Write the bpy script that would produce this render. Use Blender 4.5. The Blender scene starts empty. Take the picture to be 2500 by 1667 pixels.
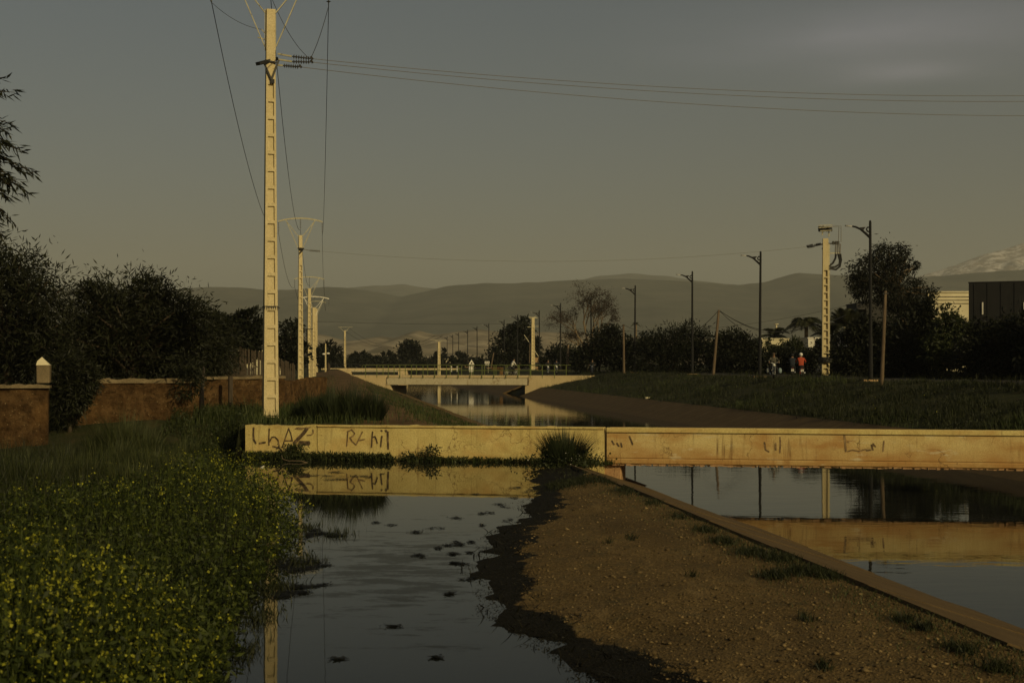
import bpy, bmesh, math, random
import numpy as np
from mathutils import Vector, Matrix

random.seed(11)
rng = np.random.default_rng(11)
S = bpy.context.scene
COL = S.collection
R = math.radians

# ------------------------------------------------------------------ camera
F, CX, HY, CZ = 3267.0, 1176.0, 834.0, 1.7      # focal length, principal column, horizon row (survey units), eye height
cam = bpy.data.cameras.new("camera")
cam.lens, cam.sensor_width = 50.0, 36.0
cam.shift_y = 50.0 / 2352.0
cam.clip_start, cam.clip_end = 0.1, 40000.0
cam.dof.use_dof = True
cam.dof.focus_distance = 42.0
cam.dof.aperture_fstop = 4.0
camo = bpy.data.objects.new("camera", cam)
camo.location = (0, 0, CZ)
camo.rotation_euler = (R(90), 0, 0)
COL.objects.link(camo)
S.camera = camo

# ------------------------------------------------------------------ sky, sun, exposure
SUN_AZ, SUN_EL = R(36), R(23)                   # azimuth: to the right of straight behind the camera
sun_dir = Vector((math.sin(SUN_AZ) * math.cos(SUN_EL), -math.cos(SUN_AZ) * math.cos(SUN_EL), math.sin(SUN_EL)))
W = bpy.data.worlds.new("World")
S.world = W
W.use_nodes = True
wn, wl = W.node_tree.nodes, W.node_tree.links
wn.clear()
def WN(t, **k):
    n = wn.new(t)
    for a, b in k.items():
        setattr(n, a, b)
    return n
sky = WN("ShaderNodeTexSky", sky_type='NISHITA', sun_disc=False)
sky.sun_elevation = SUN_EL
sky.sun_rotation = math.pi - SUN_AZ
sky.altitude = 400
sky.air_density, sky.dust_density, sky.ozone_density = 1.0, 4.0, 1.0
SKY_TINT = (1.02, 0.94, 0.81, 1)
tint = WN("ShaderNodeMix", data_type='RGBA', blend_type='MULTIPLY')
tint.inputs[0].default_value = 1.0
tint.inputs[7].default_value = SKY_TINT
wl.new(sky.outputs[0], tint.inputs[6])
# thin evening cloud: soft, slightly brighter and warmer streaks, high up
tc = WN("ShaderNodeTexCoord")
sx = WN("ShaderNodeSeparateXYZ")
wl.new(tc.outputs['Generated'], sx.inputs[0])
def WM(op, a, b=None, c=None):
    m = WN("ShaderNodeMath", operation=op)
    for k, v in enumerate((a, b, c)):
        if v is None: continue
        if isinstance(v, (int, float)): m.inputs[k].default_value = v
        else: wl.new(v, m.inputs[k])
    return m.outputs[0]
def streaks(scale, stretch, loc, lo, hi, detail=5):
    mp = WN("ShaderNodeMapping")
    mp.inputs['Scale'].default_value = stretch
    mp.inputs['Location'].default_value = loc
    wl.new(tc.outputs['Generated'], mp.inputs[0])
    n = WN("ShaderNodeTexNoise")
    n.inputs['Scale'].default_value = scale; n.inputs['Detail'].default_value = detail; n.inputs['Roughness'].default_value = 0.5
    wl.new(mp.outputs[0], n.inputs[0])
    r = WN("ShaderNodeMapRange"); r.interpolation_type = 'SMOOTHSTEP'
    r.inputs[1].default_value, r.inputs[2].default_value = lo, hi
    wl.new(n.outputs[0], r.inputs[0])
    return r.outputs[0]
def bank(x, z, rx, rz):                         # a soft bank of cloud round one direction
    d = WM('ADD', WM('POWER', WM('ABSOLUTE', WM('DIVIDE', WM('SUBTRACT', sx.outputs[0], x), rx)), 2.0), WM('POWER', WM('ABSOLUTE', WM('DIVIDE', WM('SUBTRACT', sx.outputs[2], z), rz)), 2.0))
    return WM('EXPONENT', WM('MULTIPLY', d, -1.0))
front_ = WM('GREATER_THAN', sx.outputs[1], 0.0)
wisps = streaks(2.2, (1.2, 1.2, 7.0), (0.3, 0.2, 0.1), 0.34, 0.66)
cloud = WM('MULTIPLY', WM('ADD', WM('ADD', bank(0.232, 0.222, 0.105, 0.017), WM('MULTIPLY', bank(0.262, 0.193, 0.040, 0.007), 0.8)), WM('MULTIPLY', bank(0.32, 0.215, 0.17, 0.045), 0.32)), WM('ADD', WM('MULTIPLY', wisps, 0.8), 0.25))
thin = WM('MULTIPLY', streaks(1.1, (1, 1, 5.0), (1.3, 0.4, 0.2), 0.45, 0.75), 0.10)
cm2 = WN("ShaderNodeMath", operation='MINIMUM'); cm2.inputs[1].default_value = 1.0
wl.new(WM('ADD', WM('MULTIPLY', cloud, front_), thin), cm2.inputs[0])
cl = WN("ShaderNodeMix", data_type='RGBA')
wl.new(cm2.outputs[0], cl.inputs[0])
wl.new(tint.outputs[2], cl.inputs[6])
cb = WN("ShaderNodeMix", data_type='RGBA', blend_type='MULTIPLY')
cb.inputs[0].default_value = 1.0
cb.inputs[7].default_value = (2.3, 1.82, 1.74, 1)
wl.new(tint.outputs[2], cb.inputs[6])
wl.new(cb.outputs[2], cl.inputs[7])
bg = WN("ShaderNodeBackground")
bg.inputs[1].default_value = 0.0515
wo = WN("ShaderNodeOutputWorld")
wl.new(cl.outputs[2], bg.inputs[0])
wl.new(bg.outputs[0], wo.inputs[0])

sl = bpy.data.lights.new("sun", 'SUN')
sl.energy, sl.angle, sl.color = 4.6, R(0.5), (1.0, 0.81, 0.41)
so = bpy.data.objects.new("sun", sl)
so.rotation_euler = sun_dir.to_track_quat('Z', 'Y').to_euler()
so.location = (30, -40, 40)
COL.objects.link(so)

S.view_settings.view_transform = 'Standard'
S.view_settings.look = 'None'
S.view_settings.gamma = 1.0
S.view_settings.use_curve_mapping = False
S.view_settings.exposure = -0.55
S.cycles.max_bounces = 6
S.cycles.transparent_max_bounces = 8
S.cycles.volume_bounces = 0
S.cycles.caustics_reflective = False
S.cycles.caustics_refractive = False
S.cycles.use_denoising = True
HAZE_DENSITY = 1.0e-4
HAZE_COLOR = (0.72, 0.75, 0.72, 1)

# ------------------------------------------------------------------ helpers
TH = math.atan(0.1319)                          # the canal runs 7.5 degrees left of the view
CS, SN = math.cos(TH), math.sin(TH)
def uv(u, v, z=0.0): return Vector((u * CS - v * SN, u * SN + v * CS, z))
def to_uv(X, Y): return X * CS + Y * SN, -X * SN + Y * CS
def pt(px, py, Y): return Vector(((px - CX) * Y / F, Y, CZ - (py - HY) * Y / F))

def tag(o, label=None, cat=None, group=None, kind=None):
    if label: o['label'] = label
    if cat: o['category'] = cat
    if group: o['group'] = group
    if kind: o['kind'] = kind
    return o
def empty(name, loc, rz=0.0, label=None, cat=None, group=None, kind=None):
    o = bpy.data.objects.new(name, None)
    o.location = loc; o.rotation_euler = (0, 0, rz); o.empty_display_size = 0.2
    COL.objects.link(o)
    return tag(o, label, cat, group, kind)
def link(name, me, parent=None):
    o = bpy.data.objects.new(name, me)
    COL.objects.link(o)
    if parent is not None: o.parent = parent
    return o
def copy_tree(o, parent=None):
    c = o.copy(); COL.objects.link(c)
    c.parent = parent
    for ch in list(o.children): copy_tree(ch, c)
    return c

class MB:
    def __init__(s): s.v, s.f, s.m = [], [], []
    def add(s, vs, fs, mi=0):
        o = len(s.v)
        s.v += [tuple(v) for v in vs]
        s.f += [tuple(i + o for i in f) for f in fs]
        s.m += [mi] * len(fs)
        return s
    def box(s, c, d, rz=0.0, mi=0, top=1.0, M=None):
        x, y, z = d[0] / 2, d[1] / 2, d[2] / 2
        vs = [(-x, -y, -z), (x, -y, -z), (x, y, -z), (-x, y, -z), (-x * top, -y * top, z), (x * top, -y * top, z), (x * top, y * top, z), (-x * top, y * top, z)]
        m = Matrix.Translation(c) @ (M if M is not None else Matrix.Rotation(rz, 4, 'Z'))
        return s.add([m @ Vector(v) for v in vs], [(3, 2, 1, 0), (4, 5, 6, 7), (0, 1, 5, 4), (1, 2, 6, 5), (2, 3, 7, 6), (3, 0, 4, 7)], mi)
    def bar(s, a, b, w, h=None, mi=0):
        a, b = Vector(a), Vector(b); h = h or w
        q = (b - a).to_track_quat('Z', 'Y').to_matrix().to_4x4()
        return s.box((a + b) / 2, (w, h, (b - a).length), M=q, mi=mi)
    def tube(s, pts, r, n=6, mi=0, cap=True):
        pts = [Vector(p) for p in pts]
        if not isinstance(r, (list, tuple)): r = [r] * len(pts)
        rings, prev = [], None
        for i, p in enumerate(pts):
            d = (pts[min(i + 1, len(pts) - 1)] - pts[max(i - 1, 0)])
            d = d.normalized() if d.length > 1e-9 else Vector((0, 0, 1))
            if prev is None:
                a = d.orthogonal().normalized()
            else:
                a = (prev - d * prev.dot(d))
                a = a.normalized() if a.length > 1e-6 else d.orthogonal().normalized()
            prev = a; b = d.cross(a)
            rings.append([p + (a * math.cos(t) + b * math.sin(t)) * r[i] for t in [2 * math.pi * k / n for k in range(n)]])
        vs = [v for ring in rings for v in ring]
        fs = []
        for i in range(len(pts) - 1):
            for k in range(n):
                fs.append((i * n + k, i * n + (k + 1) % n, (i + 1) * n + (k + 1) % n, (i + 1) * n + k))
        if cap:
            fs.append(tuple(range(n - 1, -1, -1))); fs.append(tuple(range((len(pts) - 1) * n, len(pts) * n)))
        return s.add(vs, fs, mi)
    def torus(s, c, R0, r, n=20, m=6, mi=0, axis='X'):
        vs, fs = [], []
        for i in range(n):
            a = 2 * math.pi * i / n
            for j in range(m):
                b = 2 * math.pi * j / m
                q = R0 + r * math.cos(b)
                p = (r * math.sin(b), q * math.cos(a), q * math.sin(a))
                vs.append(Vector(p) + Vector(c))
                fs.append((i * m + j, ((i + 1) % n) * m + j, ((i + 1) % n) * m + (j + 1) % m, i * m + (j + 1) % m))
        return s.add(vs, fs, mi)
    def ball(s, c, r, n=8, m=6, mi=0):
        if not isinstance(r, (list, tuple)): r = (r, r, r)
        vs = [Vector((c[0], c[1], c[2] - r[2]))]; fs = []
        for j in range(1, m):
            t = math.pi * j / m - math.pi / 2
            for i in range(n):
                a = 2 * math.pi * i / n
                vs.append(Vector((c[0] + r[0] * math.cos(t) * math.cos(a), c[1] + r[1] * math.cos(t) * math.sin(a), c[2] + r[2] * math.sin(t))))
        vs.append(Vector((c[0], c[1], c[2] + r[2])))
        for i in range(n):
            fs.append((0, 1 + (i + 1) % n, 1 + i))
            for j in range(m - 2):
                fs.append((1 + j * n + i, 1 + j * n + (i + 1) % n, 1 + (j + 1) * n + (i + 1) % n, 1 + (j + 1) * n + i))
            fs.append((len(vs) - 1, 1 + (m - 2) * n + i, 1 + (m - 2) * n + (i + 1) % n))
        return s.add(vs, fs, mi)
    def disc_stack(s, a, b, n, r, mi=0):                # an insulator string: a rod with skirts
        a, b = Vector(a), Vector(b)
        s.tube([a, b], r * 0.22, 5, mi)
        d = (b - a)
        for k in range(n):
            p = a + d * ((k + 0.7) / (n + 0.6)); e = d.normalized() * r * 0.30
            s.tube([p - e, p, p + e], [r * 0.35, r, r * 0.35], 8, mi)
        return s
    def mesh(s, name, mats, smooth=False):
        me = bpy.data.meshes.new(name)
        me.from_pydata(s.v, [], s.f)
        for m in (mats if isinstance(mats, (list, tuple)) else [mats]): me.materials.append(m)
        if any(s.m): me.polygons.foreach_set('material_index', s.m)
        if smooth: me.polygons.foreach_set('use_smooth', [True] * len(me.polygons))
        me.update()
        return me
    def build(s, name, mats, parent=None, smooth=False, bevel=0.0):
        o = link(name, s.mesh(name, mats, smooth), parent)
        if bevel:
            b = o.modifiers.new('bevel', 'BEVEL'); b.width = bevel; b.segments = 1; b.limit_method = 'ANGLE'
        return o

def np_mesh(name, V, Fc, mats, mi=None, smooth=False):
    V = np.ascontiguousarray(V, dtype=np.float32).reshape(-1, 3)
    Fc = np.ascontiguousarray(Fc, dtype=np.int32)
    k = Fc.shape[1]; M = Fc.shape[0]
    me = bpy.data.meshes.new(name)
    me.vertices.add(len(V)); me.vertices.foreach_set('co', V.ravel())
    me.loops.add(M * k); me.loops.foreach_set('vertex_index', Fc.ravel())
    me.polygons.add(M)
    me.polygons.foreach_set('loop_start', np.arange(0, M * k, k, dtype=np.int32))
    me.polygons.foreach_set('loop_total', np.full(M, k, dtype=np.int32))
    for m in (mats if isinstance(mats, (list, tuple)) else [mats]): me.materials.append(m)
    if mi is not None: me.polygons.foreach_set('material_index', np.ascontiguousarray(mi, dtype=np.int32))
    if smooth: me.polygons.foreach_set('use_smooth', np.ones(M, dtype=bool))
    me.update(calc_edges=True)
    return me

def _lat(seed): return np.random.default_rng(seed).random((256, 256))
_L = {}
def vnoise(x, y, seed=0):
    if seed not in _L: _L[seed] = _lat(seed)
    g = _L[seed]
    x = np.asarray(x, float); y = np.asarray(y, float)
    xi = np.floor(x).astype(int); yi = np.floor(y).astype(int)
    fx, fy = x - xi, y - yi
    fx = fx * fx * (3 - 2 * fx); fy = fy * fy * (3 - 2 * fy)
    a = g[xi & 255, yi & 255]; b = g[(xi + 1) & 255, yi & 255]; c = g[xi & 255, (yi + 1) & 255]; d = g[(xi + 1) & 255, (yi + 1) & 255]
    return (a * (1 - fx) + b * fx) * (1 - fy) + (c * (1 - fx) + d * fx) * fy - 0.5
def fbm(x, y, seed=0, o=4, ridged=False):
    t, a, s = 0, 1.0, 1.0
    for k in range(o):
        n = vnoise(x * s + 17 * k, y * s - 9 * k, seed + k)
        t = t + a * ((0.25 - abs(n)) * 2 if ridged else n); a *= 0.5; s *= 2.03
    return t
def sstep(x, a, b):
    t = np.clip((np.asarray(x, float) - a) / (b - a), 0, 1)
    return t * t * (3 - 2 * t)

# ------------------------------------------------------------------ materials
def new_mat(name):
    m = bpy.data.materials.new(name); m.use_nodes = True
    return m, m.node_tree.nodes, m.node_tree.links, m.node_tree.nodes['Principled BSDF']
def ramp(nt, lk, fac, cols, pos=None):
    r = nt.new('ShaderNodeValToRGB')
    pos = pos or [i / (len(cols) - 1) for i in range(len(cols))]
    while len(r.color_ramp.elements) < len(cols): r.color_ramp.elements.new(0.5)
    for e, c, p in zip(r.color_ramp.elements, cols, pos):
        e.position = p; e.color = (*c[:3], 1)
    lk.new(fac, r.inputs[0])
    return r.outputs[0]
def noise(nt, lk, vec, scale, detail=4, rough=0.55, stretch=None):
    n = nt.new('ShaderNodeTexNoise')
    n.inputs['Scale'].default_value = scale; n.inputs['Detail'].default_value = detail; n.inputs['Roughness'].default_value = rough
    if stretch:
        m = nt.new('ShaderNodeMapping'); m.inputs['Scale'].default_value = stretch
        lk.new(vec, m.inputs[0]); vec = m.outputs[0]
    lk.new(vec, n.inputs[0])
    return n.outputs[0]
def mix(nt, lk, fac, a, b, mode='MIX'):
    m = nt.new('ShaderNodeMix'); m.data_type = 'RGBA'; m.blend_type = mode
    for sock, v in ((m.inputs[0], fac), (m.inputs[6], a), (m.inputs[7], b)):
        if isinstance(v, (int, float)): sock.default_value = v
        elif isinstance(v, tuple): sock.default_value = (*v[:3], 1)
        else: lk.new(v, sock)
    return m.outputs[2]
def mathn(nt, lk, op, a, b=None):
    m = nt.new('ShaderNodeMath'); m.operation = op
    for sock, v in ((m.inputs[0], a), (m.inputs[1], b)):
        if v is None: continue
        if isinstance(v, (int, float)): sock.default_value = v
        else: lk.new(v, sock)
    return m.outputs[0]
def mrange(nt, lk, v, a, b, c=0.0, d=1.0):
    m = nt.new('ShaderNodeMapRange'); lk.new(v, m.inputs[0])
    for i, x in enumerate((a, b, c, d)): m.inputs[i + 1].default_value = x
    return m.outputs[0]
def bump(nt, lk, bs, h, strength=0.5, dist=0.02):
    b = nt.new('ShaderNodeBump'); b.inputs['Strength'].default_value = strength; b.inputs['Distance'].default_value = dist
    lk.new(h, b.inputs['Height']); lk.new(b.outputs[0], bs.inputs['Normal'])
def coord(nt, which='Object'):
    return nt.new('ShaderNodeTexCoord').outputs[which]

def plain(name, cols, scale=4.0, rough=0.8, bmp=0.3, bscale=30.0, metal=0.0, spec=0.3, stretch=None, dist=0.01):
    m, nt, lk, bs = new_mat(name)
    c = coord(nt)
    n = noise(nt, lk, c, scale, 5, 0.6, stretch)
    lk.new(ramp(nt, lk, n, cols, [0.32 + 0.36 * i / max(1, len(cols) - 1) for i in range(len(cols))]), bs.inputs['Base Color'])
    bs.inputs['Roughness'].default_value = rough; bs.inputs['Metallic'].default_value = metal
    bs.inputs['Specular IOR Level'].default_value = spec
    if bmp: bump(nt, lk, bs, noise(nt, lk, c, bscale, 5, 0.65), bmp, dist)
    return m

def leafm(name, cols, trans=0.25, rough=0.6):
    m, nt, lk, bs = new_mat(name)
    g = nt.new('ShaderNodeNewGeometry')
    big = noise(nt, lk, coord(nt), 0.8, 3)
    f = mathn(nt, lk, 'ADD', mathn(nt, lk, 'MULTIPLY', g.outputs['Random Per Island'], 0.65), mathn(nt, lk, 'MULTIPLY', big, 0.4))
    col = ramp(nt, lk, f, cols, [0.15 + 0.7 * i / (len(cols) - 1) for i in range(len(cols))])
    lk.new(col, bs.inputs['Base Color'])
    bs.inputs['Roughness'].default_value = rough; bs.inputs['Specular IOR Level'].default_value = 0.25
    t = nt.new('ShaderNodeBsdfTranslucent'); lk.new(col, t.inputs[0])
    ms = nt.new('ShaderNodeMixShader'); ms.inputs[0].default_value = trans
    lk.new(bs.outputs[0], ms.inputs[1]); lk.new(t.outputs[0], ms.inputs[2])
    lk.new(ms.outputs[0], nt['Material Output'].inputs[0])
    return m

def concrete(name, cols, streak=(0.10, 0.08, 0.05), amount=0.5, rust=None, rough=0.9, sscale=1.0, tide=False):
    m, nt, lk, bs = new_mat(name)
    c = coord(nt)
    base = ramp(nt, lk, noise(nt, lk, c, 1.3 * sscale, 8, 0.62), cols, [0.3, 0.5, 0.7][:len(cols)])
    fine = noise(nt, lk, c, 28 * sscale, 6, 0.7)
    base = mix(nt, lk, 0.35, base, ramp(nt, lk, fine, [tuple(x * 0.55 for x in cols[0]), tuple(min(1, x * 1.35) for x in cols[-1])], [0.35, 0.65]), 'MIX')
    if rust:
        rp = noise(nt, lk, c, 0.7 * sscale, 5, 0.6, (1, 1, 2.2))
        base = mix(nt, lk, mrange(nt, lk, rp, 0.46, 0.66, 0, 0.75), base, rust)
    st = noise(nt, lk, c, 5.0 * sscale, 4, 0.6, (1.6, 1.6, 0.10))
    st2 = noise(nt, lk, c, 1.1 * sscale, 3, 0.5)
    sf = mathn(nt, lk, 'MULTIPLY', mrange(nt, lk, st, 0.55, 0.72), mrange(nt, lk, st2, 0.40, 0.62))
    base = mix(nt, lk, mathn(nt, lk, 'MULTIPLY', sf, amount), base, streak)
    if tide:
        zx = nt.new('ShaderNodeSeparateXYZ'); lk.new(c, zx.inputs[0])
        hgt = mathn(nt, lk, 'ADD', zx.outputs[2], mathn(nt, lk, 'MULTIPLY', mathn(nt, lk, 'SUBTRACT', noise(nt, lk, c, 1.1, 6, .6), .5), .9))
        base = mix(nt, lk, mrange(nt, lk, hgt, -.33, -.88, 0, .66), base, (0.30, 0.145, 0.040))
        ef = mathn(nt, lk, 'MULTIPLY', mrange(nt, lk, noise(nt, lk, c, 2.6, 6, .65, (.5, 1, 1.6)), .57, .64), mrange(nt, lk, noise(nt, lk, c, .45, 2), .48, .60))
        base = mix(nt, lk, mathn(nt, lk, 'MULTIPLY', ef, .55), base, (0.55, 0.50, 0.34))
    sp = noise(nt, lk, c, 13 * sscale, 3, 0.5)
    base = mix(nt, lk, mrange(nt, lk, sp, 0.68, 0.75, 0, 0.6), base, streak)
    vc = nt.new('ShaderNodeTexVoronoi'); vc.feature = 'DISTANCE_TO_EDGE'; vc.inputs['Scale'].default_value = 0.75 * sscale
    wob = nt.new('ShaderNodeVectorMath'); wob.operation = 'ADD'
    nz = nt.new('ShaderNodeTexNoise'); nz.inputs['Scale'].default_value = 2.6 * sscale; nz.inputs['Detail'].default_value = 6
    lk.new(c, nz.inputs[0]); lk.new(c, wob.inputs[0]); lk.new(nz.outputs['Color'], wob.inputs[1]); lk.new(wob.outputs[0], vc.inputs['Vector'])
    ck = mathn(nt, lk, 'MULTIPLY', mrange(nt, lk, vc.outputs['Distance'], 0.012, 0.004), mrange(nt, lk, noise(nt, lk, c, 0.6 * sscale, 2), 0.50, 0.60))
    base = mix(nt, lk, mathn(nt, lk, 'MULTIPLY', ck, 0.7), base, streak)
    chip = mrange(nt, lk, noise(nt, lk, c, 4.2 * sscale, 7, 0.7), 0.645, 0.69, 0, 0.5)
    base = mix(nt, lk, chip, base, tuple(x * 0.45 for x in cols[0]))
    lk.new(base, bs.inputs['Base Color'])
    bs.inputs['Roughness'].default_value = rough; bs.inputs['Specular IOR Level'].default_value = 0.2
    h = mix(nt, lk, 0.5, noise(nt, lk, c, 60 * sscale, 5, 0.7), noise(nt, lk, c, 5 * sscale, 4, 0.5))
    bump(nt, lk, bs, h, 0.45, 0.012)
    return m

M = {}
M['wall'] = concrete('ochre concrete', [(0.38, 0.285, 0.095), (0.49, 0.39, 0.145), (0.58, 0.49, 0.21)], (0.13, 0.075, 0.03), 0.55, (0.40, 0.25, 0.08))
M['flume'] = concrete('stained concrete', [(0.36, 0.25, 0.09), (0.48, 0.365, 0.15), (0.57, 0.47, 0.22)], (0.085, 0.045, 0.018), 0.95, (0.32, 0.16, 0.045), tide=True)
M['rust_concrete'] = concrete('rusty concrete', [(0.24, 0.13, 0.06), (0.33, 0.19, 0.09), (0.40, 0.26, 0.13)], (0.09, 0.05, 0.02), 0.6)
M['bridge'] = concrete('bridge concrete', [(0.40, 0.30, 0.15), (0.50, 0.39, 0.20), (0.56, 0.45, 0.26)], (0.16, 0.09, 0.03), 0.45, sscale=0.6)
M['beam'] = concrete('beam concrete', [(0.38, 0.33, 0.20), (0.45, 0.39, 0.25), (0.52, 0.46, 0.31)], (0.18, 0.10, 0.04), 0.7, sscale=0.5)
M['pole'] = concrete('pole concrete', [(0.40, 0.33, 0.17), (0.48, 0.40, 0.22), (0.53, 0.45, 0.27)], (0.25, 0.18, 0.08), 0.35)
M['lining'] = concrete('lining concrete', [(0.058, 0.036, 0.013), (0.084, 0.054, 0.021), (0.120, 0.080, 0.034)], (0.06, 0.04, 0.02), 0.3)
M['coping'] = concrete('coping mortar', [(0.09, 0.068, 0.036), (0.14, 0.107, 0.058), (0.20, 0.155, 0.09)], (0.07, 0.05, 0.03), 0.5)
M['galv'] = plain('galvanised steel', [(0.30, 0.27, 0.17), (0.42, 0.39, 0.27)], 6, 0.6, 0.1, 40, 0.3)
M['dark_steel'] = plain('dark steel', [(0.012, 0.012, 0.011), (0.022, 0.021, 0.02)], 6, 0.55, 0.1)
M['lamp_black'] = plain('black paint', [(0.004, 0.004, 0.004), (0.007, 0.007, 0.007)], 5, 0.7, 0.1)
M['insulator'] = plain('brown porcelain', [(0.035, 0.032, 0.028), (0.06, 0.056, 0.05)], 5, 0.3, 0)
M['insulator_grey'] = plain('grey porcelain', [(0.10, 0.10, 0.09), (0.20, 0.19, 0.17)], 5, 0.4, 0)
M['wire'] = plain('dark wire', [(0.012, 0.012, 0.012), (0.02, 0.02, 0.02)], 2, 0.6, 0)
M['wire_copper'] = plain('weathered copper wire', [(0.10, 0.085, 0.045), (0.14, 0.12, 0.07)], 2, 0.7, 0)
M['rail_green'] = plain('green railing paint', [(0.055, 0.075, 0.018), (0.10, 0.125, 0.032), (0.15, 0.14, 0.06)], 5, 0.6, 0.2)
M['wood'] = plain('weathered wood', [(0.06, 0.042, 0.025), (0.10, 0.07, 0.042), (0.14, 0.10, 0.06)], 3, 0.85, 0.4, 20, stretch=(6, 6, 0.6))
M['bark'] = plain('bark', [(0.035, 0.026, 0.017), (0.07, 0.053, 0.035)], 4, 0.9, 0.6, 14, stretch=(4, 4, 0.8), dist=0.03)
M['bark_pale'] = plain('pale bark', [(0.12, 0.085, 0.05), (0.20, 0.15, 0.09)], 4, 0.9, 0.5, 14, stretch=(4, 4, 0.8), dist=0.03)
M['twig'] = plain('dry twigs', [(0.026, 0.018, 0.012), (0.045, 0.031, 0.02)], 3, 0.9, 0)
M['white'] = plain('white render', [(0.58, 0.55, 0.46), (0.68, 0.65, 0.56)], 1.5, 0.9, 0.2)
M['cream'] = plain('cream render', [(0.50, 0.44, 0.28), (0.60, 0.54, 0.36)], 1.0, 0.9, 0.2)
M['dark_clad'] = plain('black cladding', [(0.010, 0.010, 0.009), (0.016, 0.015, 0.014)], 1.5, 0.6, 0.1)  # the building's shade is put into this near-black colour
M['grey_render'] = plain('dark grey render', [(0.030, 0.029, 0.026), (0.045, 0.043, 0.038)], 1.2, 0.9, 0.1)
M['adobe'] = plain('adobe', [(0.24, 0.15, 0.07), (0.33, 0.22, 0.11)], 0.8, 0.95, 0.3)
M['glass'] = plain('dark window glass', [(0.015, 0.016, 0.017), (0.03, 0.03, 0.03)], 1, 0.15, 0)
M['paint_black'] = plain('spray paint', [(0.024, 0.016, 0.010), (0.08, 0.052, 0.027), (0.22, 0.15, 0.07)], 9, 0.8, 0)
M['paint_faded'] = plain('faded spray paint', [(0.07, 0.042, 0.02), (0.17, 0.11, 0.05), (0.30, 0.21, 0.10)], 9, 0.8, 0)
M['joint'] = plain('dirty joint', [(0.03, 0.02, 0.012), (0.05, 0.034, 0.02)], 4, 0.9, 0)
M['litter'] = plain('white plastic', [(0.6, 0.58, 0.5), (0.75, 0.73, 0.66)], 8, 0.5, 0.1)

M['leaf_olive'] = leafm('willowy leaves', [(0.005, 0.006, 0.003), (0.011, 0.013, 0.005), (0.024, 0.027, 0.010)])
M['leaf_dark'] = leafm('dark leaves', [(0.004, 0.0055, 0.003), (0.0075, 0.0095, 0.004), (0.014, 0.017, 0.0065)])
M['leaf_mid'] = leafm('mid green leaves', [(0.012, 0.017, 0.006), (0.025, 0.033, 0.010), (0.045, 0.052, 0.016)])
M['leaf_grey'] = leafm('grey green leaves', [(0.006, 0.007, 0.004), (0.011, 0.012, 0.007), (0.020, 0.021, 0.011)])
M['palm_leaf'] = leafm('palm fronds', [(0.014, 0.017, 0.008), (0.030, 0.034, 0.014), (0.055, 0.052, 0.024)])
M['grass'] = leafm('bank grass', [(0.014, 0.024, 0.006), (0.034, 0.050, 0.012), (0.070, 0.080, 0.022)], 0.3)
M['grass_shade'] = leafm('dark bank grass', [(0.007, 0.010, 0.004), (0.016, 0.021, 0.007), (0.038, 0.042, 0.014)], 0.3)  # darker tone of the same grass
M['reed'] = leafm('rush stems', [(0.008, 0.013, 0.006), (0.018, 0.026, 0.010), (0.038, 0.046, 0.018)], 0.15)
M['tall_grass'] = leafm('tall grass', [(0.020, 0.028, 0.009), (0.045, 0.056, 0.018), (0.090, 0.095, 0.036)], 0.3)
M['mustard_leaf'] = leafm('mustard leaves', [(0.010, 0.016, 0.003), (0.029, 0.042, 0.007), (0.076, 0.094, 0.014)], 0.35)
M['petal'] = leafm('yellow petals', [(0.13, 0.13, 0.010), (0.24, 0.24, 0.018), (0.38, 0.38, 0.032)], 0.35)
M['petal_white'] = leafm('white petals', [(0.5, 0.48, 0.4), (0.6, 0.58, 0.5), (0.65, 0.62, 0.5)], 0.3)
M['algae'] = leafm('waterlogged weed', [(0.004, 0.004, 0.002), (0.007, 0.007, 0.003), (0.013, 0.011, 0.005)], 0.1)

# earth wall: rammed mud with pale stones in it
def mud_mat():
    m, nt, lk, bs = new_mat('rammed earth')
    c = coord(nt)
    base = ramp(nt, lk, noise(nt, lk, c, 2.2, 8, 0.65), [(0.040, 0.022, 0.009), (0.092, 0.052, 0.021), (0.16, 0.098, 0.043)], [0.3, 0.5, 0.7])
    vo = nt.new('ShaderNodeTexVoronoi'); vo.inputs['Scale'].default_value = 11
    lk.new(c, vo.inputs['Vector'])
    base = mix(nt, lk, mrange(nt, lk, noise(nt, lk, c, 7.5, 7, 0.75), 0.50, 0.62, 0, 0.7), base, (0.028, 0.016, 0.007))
    base = mix(nt, lk, mrange(nt, lk, noise(nt, lk, c, 0.9, 3, 0.5), 0.50, 0.66, 0, 0.55), base, (0.19, 0.105, 0.038))
    spot = mathn(nt, lk, 'MULTIPLY', mrange(nt, lk, vo.outputs['Distance'], 0.26, 0.14), mrange(nt, lk, noise(nt, lk, c, 9, 2), 0.54, 0.60))
    base = mix(nt, lk, mathn(nt, lk, 'MULTIPLY', spot, 0.8), base, (0.30, 0.22, 0.115))
    lk.new(base, bs.inputs['Base Color'])
    bs.inputs['Roughness'].default_value = 0.97; bs.inputs['Specular IOR Level'].default_value = 0.1
    bump(nt, lk, bs, noise(nt, lk, c, 11, 9, 0.8), 1.0, 0.12)
    return m
M['mud_wall'] = mud_mat()

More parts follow.
